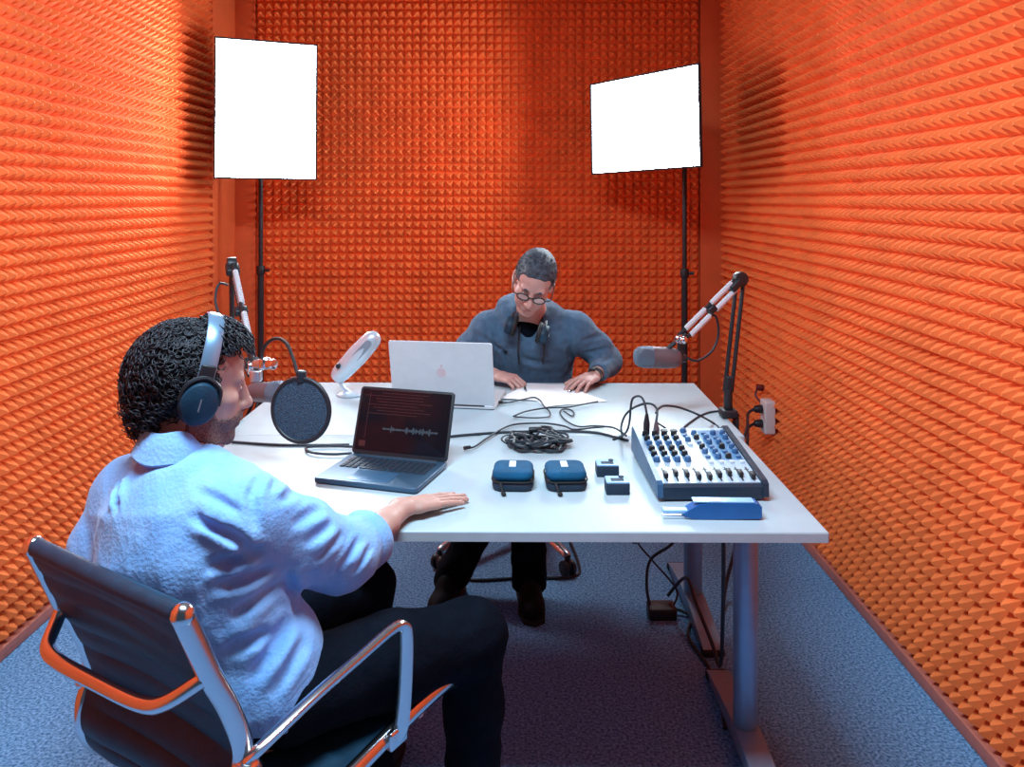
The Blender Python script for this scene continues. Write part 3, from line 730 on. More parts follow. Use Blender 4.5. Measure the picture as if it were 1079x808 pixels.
smallbox(629, 652.5, 503, 'small dark box with pale top, farther one, just behind its twin')
smallbox(639, 664, 522, 'small dark box with pale top, nearer one, beside the mixer')

# ================================================================== COILED CABLE, PAPERS, LOOSE CABLES
cc = on(568, 470); mb = MB(); pts = []
for i in range(150):
    t = i / 150; a = 2 * PI * 9 * t + .3; R = .060 + .022 * math.sin(i * .83) + .012 * math.sin(i * 2.1)
    pts.append(V((cc.x + 1.12 * R * math.cos(a) + .008 * math.sin(3 * t * 6), cc.y + 1.0 * R * math.sin(a), TZ + .006 + .030 * (.5 + .5 * math.sin(i * .57)) * min(1, t * 4))))
mb.tube(pts, .0040, seg=6, sm=3)
ck = thing('coiled_cable', 'coil of black cable lying behind the two teal zip cases', 'cable', cc)
mb.build('cable', M['cable'], ck)
mb = MB(); mb.tube([on(549, 473), on(540, 470.5), on(529, 464), on(533, 459), on(548, 458.5), on(560, 461)], .0036); mb.build('cable_loop', M['cable'], ck)
p1, p2 = at(541, 476, cc.y - .04), at(549, 473, cc.y - .03)
mb = MB(); mb.cyl((p1.x, p1.y, TZ + .008), (p2.x, p2.y, TZ + .009), .008, .007, bev=.002); mb.build('connector', M['black'], ck); mb = MB(); mb.cyl((cc.x - .03, cc.y + .05, TZ + .035), (cc.x + .01, cc.y + .055, TZ + .036), .009, bev=.002); mb.build('connector', M['black'], ck)
def paper(pts, lab, lift):
    g = []
    a, b, c_, d = [on(*p) for p in pts]
    n = 6
    rows = [[(a.lerp(b, i / n)).lerp(d.lerp(c_, i / n), j / n) + V((0, 0, lift + .0012 * math.sin(i * 1.3 + j))) for i in range(n + 1)] for j in range(n + 1)]
    mb = MB(); mb.sheet(rows, (0, 0, .0007)); tag(mb.build('paper_sheet', M['paper']), lab, 'paper', 'paper sheets')
paper([(543, 409.5), (597, 407), (640, 423.5), (575, 429)], 'white paper sheet under the resting hands of the person in the hoodie', .0028)
paper([(527, 421), (556, 405), (600, 406), (588, 424)], 'white paper sheet at the left, partly under the other sheet beside the silver laptop', .0046)
def cable(pts, lab, r=.0032, name='audio_cable', grp='audio cables', extra=None, lift=0):
    P = [on(x, y, TZ + r + lift) if not isinstance(x, V) else x for x, y in pts]
    if extra is None:
        mb = MB(); mb.tube(P, r); return tag(mb.build(name, M['cable']), lab, 'cable', grp)
    t = thing(name, lab, 'cable', P[0], grp); mb = MB(); mb.tube(P, r); mb.build('cord', M['cable'], t)
    mb = MB(); mb.cyl(P[0] + V((0, 0, .002)), P[0].lerp(P[1], extra) + V((0, 0, .002)), .0062, .005, bev=.0015); mb.build('plug', M['black'], t)
cable([(244, 465.5), (290, 468.5), (330, 469), (368, 468.5)], 'dark cable running left from behind the dark laptop to the person in blue', .0042)
cable([(371, 477.5), (350, 478.5), (330, 477), (322, 473.5), (326, 470.5), (345, 469.5), (371, 470.5)], 'dark cable bent in a loop left of the dark laptop', .0040, lift=.004)
cable([(462, 461.5), (478, 459.5), (500, 457.5), (530, 455.5), (570, 454.3), (610, 454.5), (632, 456.5), (650, 461), (662, 464)], 'dark cable running straight across the table between laptop and mixer', .0042)
cable([(489, 473), (500, 470.5), (511, 463), (522, 456), (535, 449), (550, 446.3), (575, 446), (595, 449), (605, 452.5), (625, 450.5), (640, 449.5), (650, 452), (660, 459)], 'dark cable with a plug at the dark laptop, arching to the mixer', .0032, extra=.6, lift=.006)
cable([(524, 424.5), (536, 424), (550, 421), (562, 418.5), (569, 421.5), (573, 427.5), (579, 433.5), (579, 438.5), (570, 440), (555, 440), (541, 438.8)], 'thin grey cable from the silver laptop curling in front of the papers', .0026, extra=.5, lift=.005)
cable([(541, 438.5), (552, 434), (566, 431), (580, 429.5), (598, 429), (614, 426), (630, 423)], 'thin dark cable lying slanted along the front edge of the papers', .0030, lift=.009)
cable([(594, 433), (602, 438), (605, 436), (602, 432), (594, 431), (590, 434), (594, 441), (603, 447), (612, 449.5), (625, 448.5), (637, 449)], 'thin dark cable curling in a small loop right of the papers', .0026, lift=.003)

# ================================================================== CABLES UNDER THE DESK
def poly(pts): return [V(p) for p in pts]
ud = on(697, 640, .03)
t = thing('power_adapter', 'black power adapter with tangled cables on the carpet under the desk', 'adapter', (ud.x, ud.y, 0))
mb = MB(); mb.rbox((ud.x, ud.y, .02), (.10, .075, .040), .010, rz=.006); mb.build('adapter_body', M['black'], t)
mb = MB(); mb.tube([(ud.x - .04, ud.y, .03), (ud.x - .05, ud.y + .02, .10), (ud.x - .03, ud.y + .05, .18), (ud.x + .05, ud.y + .05, .24), (ud.x + .09, ud.y + .06, .32), (ud.x + .05, ud.y + .08, .45), (ud.x, ud.y + .1, .684)], .0055); mb.build('adapter_cord', M['cable'], t)
mb = MB(); mb.tube([(ud.x + .04, ud.y, .03), (ud.x + .06, ud.y + .03, .08), (ud.x - .02, ud.y + .06, .17), (ud.x - .08, ud.y + .05, .25), (ud.x - .03, ud.y + .08, .27), (ud.x + .03, ud.y + .09, .40), (ud.x + .02, ud.y + .12, .684)], .0035); mb.build('adapter_cord', M['cable'], t)
mb = MB(); mb.box((ud.x - .085, ud.y + .05, .255), (.03, .02, .028), bev=.004); mb.build('plug', M['black'], t)
q = on(735, 652, .006); q2 = at(737, 629, 2.62); q3 = at(766, 640, 2.42)
mb = MB(); mb.tube([(ud.x + .04, ud.y + .02, .02), (ud.x + .10, ud.y - .02, .008), (.60, 2.72, .007), (.625, 2.55, .007), (.62, 2.38, .007), (.60, 2.25, .007)], .0055)
tag(mb.build('power_cable', M['cable']), 'dark power cable lying flat on the carpet from adapter to near desk leg', 'cable', 'cables under the desk')
mb = MB(); mb.tube([(ud.x + .03, ud.y + .03, .06), (.60, 2.76, .19), (.60, 2.60, .18), (.612, 2.45, .14), (.615, 2.36, .12), (.607, 2.30, .3), (.605, 2.285, .50), (.60, 2.28, .69)], .0060)
tag(mb.build('power_cable', M['cable']), 'dark power cable hanging beside the near desk leg and swinging to the far leg', 'cable', 'cables under the desk')
a_, b_ = on(497, 611, .006), on(604, 607, .006)
mb = MB(); mb.tube([a_ + V((-.12, .06, 0)), a_, on(548, 609, .006), b_, b_ + V((.03, .12, 0)), b_ + V((.0, .4, 0))], .006)
tag(mb.build('power_cable', M['cable']), 'dark cable on the carpet across the feet of the far chair', 'cable', 'cables under the desk')

# ================================================================== MICROPHONE ARMS
def seg_bars(mb, a, b, off, r=.006, gap=.013):
    for s in (-1, 1): mb.tube([a + off * gap * s, b + off * gap * s], r, sm=1, flat=(1, 1))
def boom(base, elbow, end, lab, cablepts):
    r = thing('microphone_boom_arm', lab, 'microphone arm', base, 'boom arms clamped to the table')
    sx = 1 if base.x > 0 else -1
    mb = MB()
    mb.box((base.x, base.y, TZ + .016), (.055, .06, .028), bev=.006); mb.box((base.x + sx * .026, base.y, TZ - .025), (.012, .05, .09), bev=.003); mb.box((base.x - sx * .005, base.y, TZ - .058), (.05, .045, .010), bev=.003)
    mb.cyl((base.x - sx * .012, base.y, TZ - .05), (base.x - sx * .012, base.y, TZ - .027), .008); mb.build('clamp', M['black'], r)
    mb = MB(); mb.cyl((base.x, base.y, TZ + .03), (base.x, base.y, TZ + .10), .015, bev=.003); mb.build('swivel', M['black'], r)
    b0 = V((base.x, base.y, TZ + .09))
    d1 = (elbow - b0).normalized(); d2 = (end - elbow).normalized(); n = d1.cross(d2).normalized(); o1, o2 = n.cross(d1), n.cross(d2)
    mb = MB(); seg_bars(mb, b0, elbow, o1, .0075, .0135); mb.box((0, 0, 0), (.03, .03, .05), frame(b0 + d1 * .03, d1), bev=.006)
    mb.build('lower_arm', M['black'], r)
    mb = MB(); mb.cyl(elbow - n * .016, elbow + n * .016, .026, bev=.005, seg=20); mb.box((0, 0, 0), (.026, .045, .05), frame(elbow + d2 * .03, d2, n), bev=.006); mb.build('elbow_joint', M['black'], r)
    L = (end - elbow).length
    mb = MB(); seg_bars(mb, elbow + d2 * .02, end, o2, .0062, .0135)
    for q in (.5, .97): mb.box((0, 0, 0), (.022, .040, .03), frame(elbow.lerp(end, q), d2, n), bev=.004)
    ua = mb.build('upper_arm', M['black'], r)
    for s in (-1, 1):
        mb = MB(); A = elbow.lerp(end, .12) + o2 * .0145 * s + n * .004; Bq = elbow.lerp(end, .46) + o2 * .0145 * s + n * .004
        mb.tube(helix(A, Bq, .0078, 22, 8), .0026, seg=5, sm=1); mb.cyl(A, Bq, .0055); mb.build('spring', M['springmetal'], ua)
        mb = MB(); A = elbow.lerp(end, .56) + o2 * .0145 * s + n * .004; Bq = elbow.lerp(end, .88) + o2 * .0145 * s + n * .004
        mb.tube(helix(A, Bq, .0078, 20, 8), .0026, seg=5, sm=1); mb.cyl(A, Bq, .0055); mb.build('spring', M['springmetal'], ua)
    mb = MB(); mb.cyl(end - n * .014, end + n * .014, .017, bev=.004); mb.ball(end + o2 * .0 + n * .026, (.014, .014, .014), seg=12); mb.build('tilt_knob', M['chrome'], r)
    mb = MB(); mb.tube(cablepts, .0042); mb.build('arm_cable', M['cable'], r)
    return r, end, n
base = V((.752, 2.78, TZ)); el = at(780, 294, 2.80); en = at(717, 357, 2.74)
r, en, n = boom(base, el, en, 'black sprung boom arm at the right table edge holding a grey microphone', [at(738, 340, 2.77), at(753, 332, 2.8), at(757, 352, 2.81), at(750, 370, 2.80), at(735, 380, 2.77), at(722, 376, 2.74)])
hd = en + V((-.004, -.0, -.052))
mb = MB(); mb.cyl(en, hd, .009, bev=.002); mb.ball(hd, (.016, .016, .016), seg=12); mb.tube([en + V((-.02, -.01, -.01)), at(703, 368, 2.73), at(700, 372, 2.73)], .008, sm=3); mb.build('mic_mount', M['black'], r)
mic = thing('microphone', 'grey cylindrical microphone hanging sideways from the right boom arm', 'microphone', at(693, 376, 2.74))
a, b = at(717, 377.5, 2.74), at(668, 375.5, 2.72); d = (b - a).normalized(); L = (b - a).length
mb = MB(); mb.lathe([(0, 0), (.020, 0), (.028, .006), (.0335, .022), (.0365, .05), (.0365, L * .62)], frame(a, d), 28); mb.lathe([(.0365, L * .62), (0, L * .62)], frame(a, d), 28); mb.build('mic_body', M['micgrey'], mic)
mb = MB(); mb.lathe([(.0355, L * .61), (.037, L * .63), (.0372, L * .78), (.034, L * .90), (.024, L * .975), (.010, L), (0, L)], frame(a, d), 28); mb.build('mic_grille', M['micmesh'], mic)
mb = MB(); mb.cyl(a - d * .02, a + d * .002, .013, .016, bev=.003); mb.build('connector', M['black'], mic)

base = V((-.962, 2.74, TZ)); el = at(244, 279, 2.74); en = at(266, 386, 2.30)
r, en, n = boom(base, el, en, 'black sprung boom arm at the left table edge behind the curly head', [at(240, 300, 2.74), at(231, 299, 2.70), at(227, 312, 2.68), at(229, 326, 2.66), at(238, 345, 2.62), at(252, 375, 2.45), at(262, 396, 2.30)])
m0, m1 = at(264, 413, 2.28), at(304, 413, 2.16)
mb = MB(); mb.cyl(en, at(267, 402, 2.28), .010, bev=.002); mb.cyl(at(268, 384, 2.29), at(283, 382, 2.26), .013, .016, bev=.004); mb.box((0, 0, 0), (.03, .03, .035), Matrix.Translation(at(270, 396, 2.28)), bev=.006); mb.build('mic_mount', M['satin'], r)
mic = thing('microphone', 'grey-pink microphone behind the round pop filter, before the face of the curly-haired person', 'microphone', m0)
d = (m1 - m0).normalized(); L = (m1 - m0).length
mb = MB(); mb.lathe([(0, 0), (.016, 0), (.024, .010), (.027, .03), (.028, L * .6), (0, L * .6)], frame(m0, d), 24); mb.build('mic_body', M['micgrey'], mic)
mb = MB(); mb.lathe([(.027, L * .59), (.030, L * .62), (.031, L * .8), (.026, L * .93), (.012, L), (0, L)], frame(m0, d), 24); mb.build('mic_grille', M['micmesh'], mic)

# pop filter
pc = at(317, 432, 2.0); pn = V((-.25, -.97, .06)).normalized()
pf = thing('pop_filter', 'round black mesh pop filter on a gooseneck in front of the left microphone', 'pop filter', pc)
T = frame(pc, pn); RP = .0785
mb = MB(T); mb.tube([(RP * math.cos(2 * PI * k / 48), RP * math.sin(2 * PI * k / 48), 0) for k in range(48)], .0058, seg=10, sm=1, closed=True); rim = mb.build('rim', M['black'], pf)
mb = MB(T); mb.lathe([(0, .0035), (RP * .5, .004), (RP, .002), (RP, -.002), (RP * .5, -.004), (0, -.0035)], None, 48); mb.build('mesh_screen', M['popmesh'], rim)
g0 = pc + V((0, 0, RP)); mb = MB(); mb.tube([at(277, 384, 2.27), at(276, 372, 2.27), at(282, 361, 2.25), at(292, 356.5, 2.21), at(302, 362, 2.14), at(309, 378, 2.07), at(314, 395, 2.015), g0 + V((0, .012, -.004))], .0048, seg=8); mb.build('gooseneck', M['rubber'], pf)
mb = MB(); mb.box((0, 0, 0), (.022, .02, .03), Matrix.Translation(g0 + V((0, .008, .004))), bev=.004); mb.build('neck_bracket', M['black'], pf)
mb = MB(); k0 = at(279, 383, 2.262); mb.box((0, 0, 0), (.026, .03, .03), Matrix.Translation(k0), bev=.005); mb.cyl(k0 + V((.01, -.01, 0)), k0 + V((.034, -.02, .002)), .013, .015, bev=.003); mb.build('clamp', M['chrome'], pf)

# silver desk microphone
bs = on(368, 417); sm_ = thing('desk_microphone', 'silver tilted microphone on a small stand by the far table edge', 'microphone', bs)
mb = MB(); mb.lathe([(0, 0), (.046, 0), (.050, .003), (.050, .007), (.044, .012), (.018, .018), (0, .019)], Matrix.Translation(bs) @ Matrix.Diagonal((1.0, .8, 1, 1)), 28); mb.build('stand_base', M['silver'], sm_)
Yk = bs.y
mb = MB(); mb.tube([bs + V((0, 0, .012)), at(361, 407, Yk), at(357, 398, Yk)], .009, sm=4); mb.build('stand_neck', M['silver'], sm_)
a, b = at(354.5, 398, Yk), at(397, 352.5, Yk); d = (b - a).normalized(); L = (b - a).length
Tm = frame(a, d, (0, 1, 0))
mb = MB(Tm); mb.lathe([(0, -.010), (.022, -.008), (.031, .006), (.036, .03), (.040, L * .42), (0, L * .42)], None, 28, sx=1, sy=.8); mb.build('mic_body', M['silver'], sm_)
mb = MB(Tm); mb.lathe([(.040, L * .42), (.041, L * .5), (.038, L * .8), (.033, L * .93), (.022, L * 1.0), (.010, L * 1.025), (0, L * 1.03)], None, 28, sx=1, sy=.8); mb.build('mic_grille', M['silver'], sm_)
mb = MB(Tm); mb.rbox((0, 0, 0), (.030, L * .42, .004), .012, Matrix.Translation((0, -.029, L * .66)) @ Matrix.Rotation(PI / 2, 4, 'X'), rz=.001); mb.build('front_mesh', M['silvermesh'], sm_)
kk = at(356, 386, Yk - .035); mb = MB(); mb.cyl(kk + V((0, .02, 0)), kk, .009, bev=.002); mb.build('tilt_knob', M['black'], sm_)
# ================================================================== PEOPLE
def nrm(v): v = np.array(v, float); return v / np.linalg.norm(v)
def head_frame(c, fwd, up, sc=1.0):
    f = nrm(fwd); u = np.array(up, float); u = nrm(u - f * (u @ f)); x = np.cross(f, u)      # x = the person's right
    return np.stack([x, f, u], 1), np.array(c, float), sc
def build_head(vol, HF, neck, neck_r=(.054, .058), open_mouth=False):
    R, c, s = HF; P = lambda p: c + R @ (np.array(p, float) * s)
    E = lambda p, r, k=.02, sub=False, rot=None: vol.ell(P(p), np.array(r) * s, R if rot is None else R @ rot, k, sub)
    K = lambda a, b, ra, rb=None, k=.015, sub=False: vol.cone(P(a), P(b), ra * s, (ra if rb is None else rb) * s, k, sub)
    E((0, -.018, .042), (.076, .097, .084))                       # cranium
    E((0, .020, .050), (.068, .075, .068))                        # forehead
    E((0, .040, -.025), (.060, .056, .078), .02)                  # face
    for e in (-1, 1):
        K((e * .052, -.002, -.050), (e * .018, .072, -.096), .020, .018)      # jaw
        E((e * .042, .066, -.014), (.022, .022, .018), .02)                   # cheekbone
        E((e * .034, .066, -.052), (.022, .020, .028), .02)                   # cheek
    E((0, .082, -.102), (.021, .017, .017), .02)                  # chin
    K((-.036, .084, .028), (.036, .084, .028), .0125, k=.015)     # brow
    for e in (-1, 1): E((e * .031, .104, .010), (.018, .016, .0125), .010, True)   # eye sockets
    for e in (-1, 1): E((e * .031, .081, .009), (.0135, .0125, .012), .003)        # eyelids/eyeball bulge
    for e in (-1, 1): K((e * .020, .0915, .011), (e * .042, .0875, .012), .0028, k=.002)   # upper lid fold
    K((0, .094, .018), (0, .112, -.024), .0085, .0125, .008)      # nose ridge
    E((0, .117, -.031), (.0125, .012, .011), .008)
    for e in (-1, 1): E((e * .0125, .106, -.034), (.008, .010, .008), .006)
    for e in (-1, 1): E((e * .0065, .112, -.0425), (.0035, .005, .004), .003, True)
    E((0, .088, -.058), (.030, .018, .022), .015)
    K((-.018, .095, -.0560), (.018, .095, -.0560), .0062, k=.006); K((-.015, .0965, -.0685), (.015, .0965, -.0685), .0070, k=.006)
    K((-.022, .1035, -.0622), (.022, .1035, -.0622), .0022, k=.003, sub=True)
    for e in (-1, 1):                                             # ears
        rot = np.array([[math.cos(.35 * e), -math.sin(.35 * e), 0], [math.sin(.35 * e), math.cos(.35 * e), 0], [0, 0, 1]])
        E((e * .079, -.008, -.004), (.009, .019, .031), .006, rot=rot)
        E((e * .086, -.004, .000), (.005, .010, .017), .006, True, rot=rot)
        E((e * .077, .001, -.028), (.008, .008, .010), .006)
    a, b = P((0, -.030, -.045)), np.array(neck, float)
    vol.cone(a, b, neck_r[0], neck_r[1], .03)
    return P
def hand(vol, wrist, fwd, up, right, curls, spread=.08, sc=1.0, thumb=(.75, .62, -.15), thumb_curl=.25):
    """right=True for a right hand; curls: four (knuckle, middle, tip) bends in radians"""
    f = nrm(fwd); u = np.array(up, float); u = nrm(u - f * (u @ f)); sd = np.cross(f, u)
    td = -sd if right else sd; w = np.array(wrist, float); nails = []
    vol.eseg(w - f * .01, w + f * .035 * sc, (.027 * sc, .019 * sc), (.036 * sc, .016 * sc), td, .012)
    vol.eseg(w + f * .035 * sc, w + f * .082 * sc, (.036 * sc, .016 * sc), (.041 * sc, .0125 * sc), td, .010)
    spec = ((.030, .086, (.043, .025, .021), .0090), (.0100, .092, (.047, .029, .022), .0092), (-.0105, .088, (.043, .027, .021), .0088), (-.0300, .079, (.034, .020, .018), .0078))
    for q, (off, fo, ln, rad) in enumerate(spec):
        p = w + td * off * sc + f * fo * sc + u * .001; sp = (1.5 - q) * spread
        d = nrm(f + td * sp); ang = 0; r = rad * sc
        vol.cone(p - d * .03 * sc, p, r * 1.0, r * 1.05, .008)
        for j in range(3):
            ang += curls[q][j]; dd = d * math.cos(ang) - u * math.sin(ang); p2 = p + dd * ln[j] * sc
            vol.cone(p, p2, r, r * .88, .0025); p = p2; r *= .90
        dn = u * math.cos(ang) + d * math.sin(ang); nails.append((p - dd * .004 + dn * (r * .72), dd, dn, r))
    b0 = w + td * .022 * sc + f * .022 * sc - u * .004
    d1 = nrm(f * thumb[0] + td * thumb[1] + u * thumb[2]); p1 = b0 + d1 * .042 * sc
    d2 = nrm(d1 + f * thumb_curl * 1.2 - td * thumb_curl * .4); p2 = p1 + d2 * .033 * sc; d3 = nrm(d2 + f * thumb_curl * .8 - td * thumb_curl * .5); p3 = p2 + d3 * .024 * sc
    vol.cone(b0, p1, .0145 * sc, .0112 * sc, .010); vol.cone(p1, p2, .0108 * sc, .0098 * sc, .0025); vol.cone(p2, p3, .0098 * sc, .0082 * sc, .0025)
    return nails, p3
def folds(seed, amp, fr, n=5, stretch=None):
    rs = np.random.RandomState(seed); ks = [nrm(rs.normal(size=3)) * fr * rs.uniform(.6, 1.6) for _ in range(n)]; ph = rs.uniform(0, 6.28, n)
    w = [nrm(rs.normal(size=3)) * fr * .5 for _ in range(n)]
    def fn(X, Y, Z):
        out = 0
        for k, p, ww in zip(ks, ph, w):
            s = np.sin(k[0] * X + k[1] * Y + k[2] * Z + p + .9 * np.sin(ww[0] * X + ww[1] * Y + ww[2] * Z))
            out = out + (1 - np.abs(s)) ** 3 - .25
        return -amp * out / n * 2.2
    return fn
def crease(vol, pts, depth, width):
    """a soft fold line pressed into cloth along a polyline"""
    pts = [np.array(p, float) for p in pts]; R = width * 4
    w = vol.win(np.min(pts, 0) - R, np.max(pts, 0) + R)
    if w is None: return
    sl, X, Y, Z = w; ln = [0]
    for a, b in zip(pts, pts[1:]): ln.append(ln[-1] + np.linalg.norm(b - a))
    best = None
    for i, (a, b) in enumerate(zip(pts, pts[1:])):
        ab = b - a; L2 = max(ab @ ab, 1e-9)
        t = np.clip(((X - a[0]) * ab[0] + (Y - a[1]) * ab[1] + (Z - a[2]) * ab[2]) / L2, 0, 1)
        d2 = (X - a[0] - t * ab[0]) ** 2 + (Y - a[1] - t * ab[1]) ** 2 + (Z - a[2] - t * ab[2]) ** 2; u = (ln[i] + t * (ln[i + 1] - ln[i])) / ln[-1]
        if best is None: best, U = d2, u
        else: m = d2 < best; best = np.where(m, d2, best); U = np.where(m, u, U)
    e = np.exp(-best / width ** 2) - .45 * np.exp(-(np.sqrt(best) - 2.1 * width) ** 2 / (width * 1.1) ** 2)
    vol.F[sl] += depth * e * np.sin(PI * U)
def press(vol, a, b, depth, width):
    """fold lines measured in the photo, laid onto the cloth surface found along each sight line"""
    pts = []; N = 9; bow = (hash((a, b)) % 7 - 3) * .012 * math.hypot(b[0] - a[0], b[1] - a[1])
    for k in range(N):
        t = k / (N - 1); px, py = a[0] + (b[0] - a[0]) * t, a[1] + (b[1] - a[1]) * t + bow * math.sin(PI * t)
        for Y in np.arange(vol.ax[1][0] + .004, vol.ax[1][-1] - .004, vol.h * .5):
            p = at(px, py, Y); i = [int(round((p[j] - vol.lo[j]) / vol.h)) for j in range(3)]
            if all(0 <= i[j] < vol.n[j] for j in range(3)) and vol.F[i[0], i[1], i[2]] < 0:
                p = np.array(p)
                if not pts or np.linalg.norm(p - pts[-1]) < .05: pts.append(p)
                break
    if len(pts) > 2: crease(vol, pts, depth, width)
def headphones(name, lab, Mx, group, rad=.088, tight=1.0):
    """Mx: x across the ears, z up to the band, y forward"""
    r = thing(name, lab, 'headphones', Mx.translation, group)
    mb = MB(Mx); pts = [(rad * 1.02 * math.cos(a), 0, rad * 1.52 * max(0, math.sin(a)) ** .85 + .012) for a in [PI * k / 24 for k in range(25)]]
    mb.tube(pts, .017, seg=12, sm=2, flat=(.95, .20)); band = mb.build('headband', M['bandmetal'], r)
    mb = MB(Mx); mb.tube([(x * .955, y, z * .965) for x, y, z in pts[5:20]], .015, seg=10, sm=2, flat=(.95, .32)); mb.build('band_pad', M['rubber'], band)
    for s in (-1, 1):
        X = s * rad
        mb = MB(Mx); mb.box((X * 1.03, 0, .046), (.010, .028, .045), bev=.003); mb.tube([(X * 1.06, -.036, -.005), (X * 1.10, -.030, .028), (X * 1.08, 0, .044), (X * 1.10, .030, .028), (X * 1.06, .036, -.005)], .0048, seg=8); mb.build('yoke', M['black'], r)
        T = Mx @ Matrix.Translation((X * .86, 0, -.006)) @ Matrix.Rotation(s * PI / 2, 4, 'Y') @ Matrix.Diagonal((1.12, .96, 1, 1))
        mb = MB(T); mb.lathe([(0, .036), (.022, .036), (.034, .031), (.039, .020), (.040, .012), (.038, .004), (0, .004)], None, 30); cup = mb.build('ear_cup', M['leather'], r)
        mb = MB(T); mb.lathe([(.014, .006), (.037, .005), (.042, .001), (.042, -.008), (.036, -.013), (.020, -.012), (.014, .0)], None, 30); mb.build('ear_cushion', M['rubber'], cup)
        mb = MB(T); mb.box((.012 * 0, 0, .0362), (.022, .003, .001)); mb.build('mark', M['satin'], cup, smooth=False)
    return r
def curls(n, HF, keep, surf, size, thick, seed, turns=1.6):
    rs = random.Random(seed); R, c, s = HF; mb = MB(); cnt = 0
    while cnt < n:
        d = nrm([rs.gauss(0, 1), rs.gauss(0, 1), rs.gauss(0, 1)]); p = surf(d)
        if not keep(p): continue
        cnt += 1; P = c + R @ (p * s); D = R @ nrm(p - np.array([0, -.01, .02]))
        t1 = nrm(np.cross(D, [rs.gauss(0, 1), rs.gauss(0, 1), rs.gauss(0, 1)])); t2 = np.cross(D, t1); rr = size * rs.uniform(.6, 1.25); L = size * rs.uniform(1.2, 3.0); a0 = rs.uniform(0, 6.28)
        pts = []
        for k in range(10):
            q = k / 9; a = a0 + 2 * PI * turns * q
            pts.append(P + D * (L * (q * .8) * (1 - .35 * q)) + t1 * (rr * math.cos(a) * (.5 + .5 * q)) + t2 * (rr * math.sin(a) * (.5 + .5 * q)) - R[:, 2] * (.35 * L * q * q))
        mb.tube([V(p) for p in pts], lambda t: thick * (1 - .6 * t), seg=4, sm=1)
    return mb

# ------------------------------------------------------------------ person in the blue shirt
pA = thing('person', 'person in light blue shirt and headphones seated in the black chair, hand on table', 'person', (-.50, 1.60, 0))
HA = head_frame((-.652, 1.625, 1.120), (.88, .46, -.16), (.12, .02, 1.0), .965)
hv = Vol((-.86, 1.42, .86), (-.42, 1.86, 1.32), .0036)
PA = build_head(hv, HA, (-.662, 1.592, .985), (.056, .060))
hv.cone((-.655, 1.595, .985), (-.645, 1.58, .88), .060, .070, .03)
av = Vol((-.40, 1.62, .68), (-.02, 2.06, .86), .0026)
elA, wrA = np.array((-.350, 1.675, .750)), np.array((-.262, 1.893, .769))
av.eseg(elA, elA * .35 + wrA * .65, (.048, .042), (.034, .027), (1, 0, 0), .01); av.eseg(elA * .35 + wrA * .65, wrA, (.034, .027), (.028, .021), (.86, -.5, 0), .012)
nailsA, _ = hand(av, wrA, (.78, .62, -.078), (-.05, .02, 1), True, ((.03, .07, .05), (.03, .06, .05), (.03, .07, .05), (.02, .08, .06)), spread=.05, sc=1.0, thumb=(.55, .80, -.18), thumb_curl=.35)
lv = Vol((-.92, 1.50, .55), (-.50, 1.90, .80), .004)
elL, wrL = np.array((-.825, 1.63, .705)), np.array((-.655, 1.735, .655))
lv.cone(elL, wrL, .045, .028, .01)
hand(lv, wrL, (.85, .45, -.12), (0, 0, 1), False, ((.2, .35, .2),) * 4, sc=1.0)
cv = Vol((-.95, 1.40, .03), (.1, 2.15, 1.0), .012)
cv.chain([(-.50, 1.575, .52), (-.56, 1.57, .65), (-.63, 1.56, .80), (-.64, 1.57, .88)], [.10, .09, .08, .07])
for h_, k_, a_ in (((-.43, 1.53, .54), (-.084, 1.77, .535), (-.085, 1.80, .10)), ((-.60, 1.62, .54), (-.363, 1.97, .54), (-.365, 2.02, .10))):
    cv.chain([h_, k_, a_], [.065, .048, .036])
cv.chain([(-.64, 1.58, .90), (-.498, 1.50, .90), elA], [.05, .045, .038]); cv.chain([(-.64, 1.58, .90), (-.785, 1.65, .89), elL], [.05, .045, .038])
bodyA = solid('body', [hv, av, lv, cv], M['skin'], pA)
# shirt
sv = Vol((-1.00, 1.24, .42), (-.20, 1.96, 1.08), .0050)
RTA = (.92, -.39, 0)
sv.loft([((-.497, 1.575, .475), (.165, .128)), ((-.530, 1.575, .58), (.160, .125)), ((-.600, 1.565, .72), (.172, .128)), ((-.635, 1.555, .82), (.182, .132)), ((-.645, 1.565, .89), (.170, .115)), ((-.648, 1.582, .945), (.090, .080))], RTA, .035)
sv.chain([(-.65, 1.58, .925), (-.498, 1.50, .905)], [.068, .074], .04); sv.chain([(-.65, 1.58, .925), (-.785, 1.65, .895)], [.068, .075], .04)
cufA = elA * .66 + wrA * .34
sv.chain([(-.498, 1.50, .905), (-.420, 1.585, .825), (-.358, 1.664, .757), cufA], [.078, .073, .069, .060], .03)
sv.chain([(-.785, 1.65, .89), (-.835, 1.635, .79), (-.825, 1.63, .705), tuple(elL * .5 + wrL * .5)], [.075, .066, .062, .052], .03)
sv.ell((-.475, 1.545, .585), (.105, .100, .125), None, .04)
sv.warp(folds(3, .0060, 15, 6)); sv.warp(folds(11, .0030, 38, 6))
def bk(px, py, Y): p = at(px, py, Y); return (p.x, p.y, p.z)
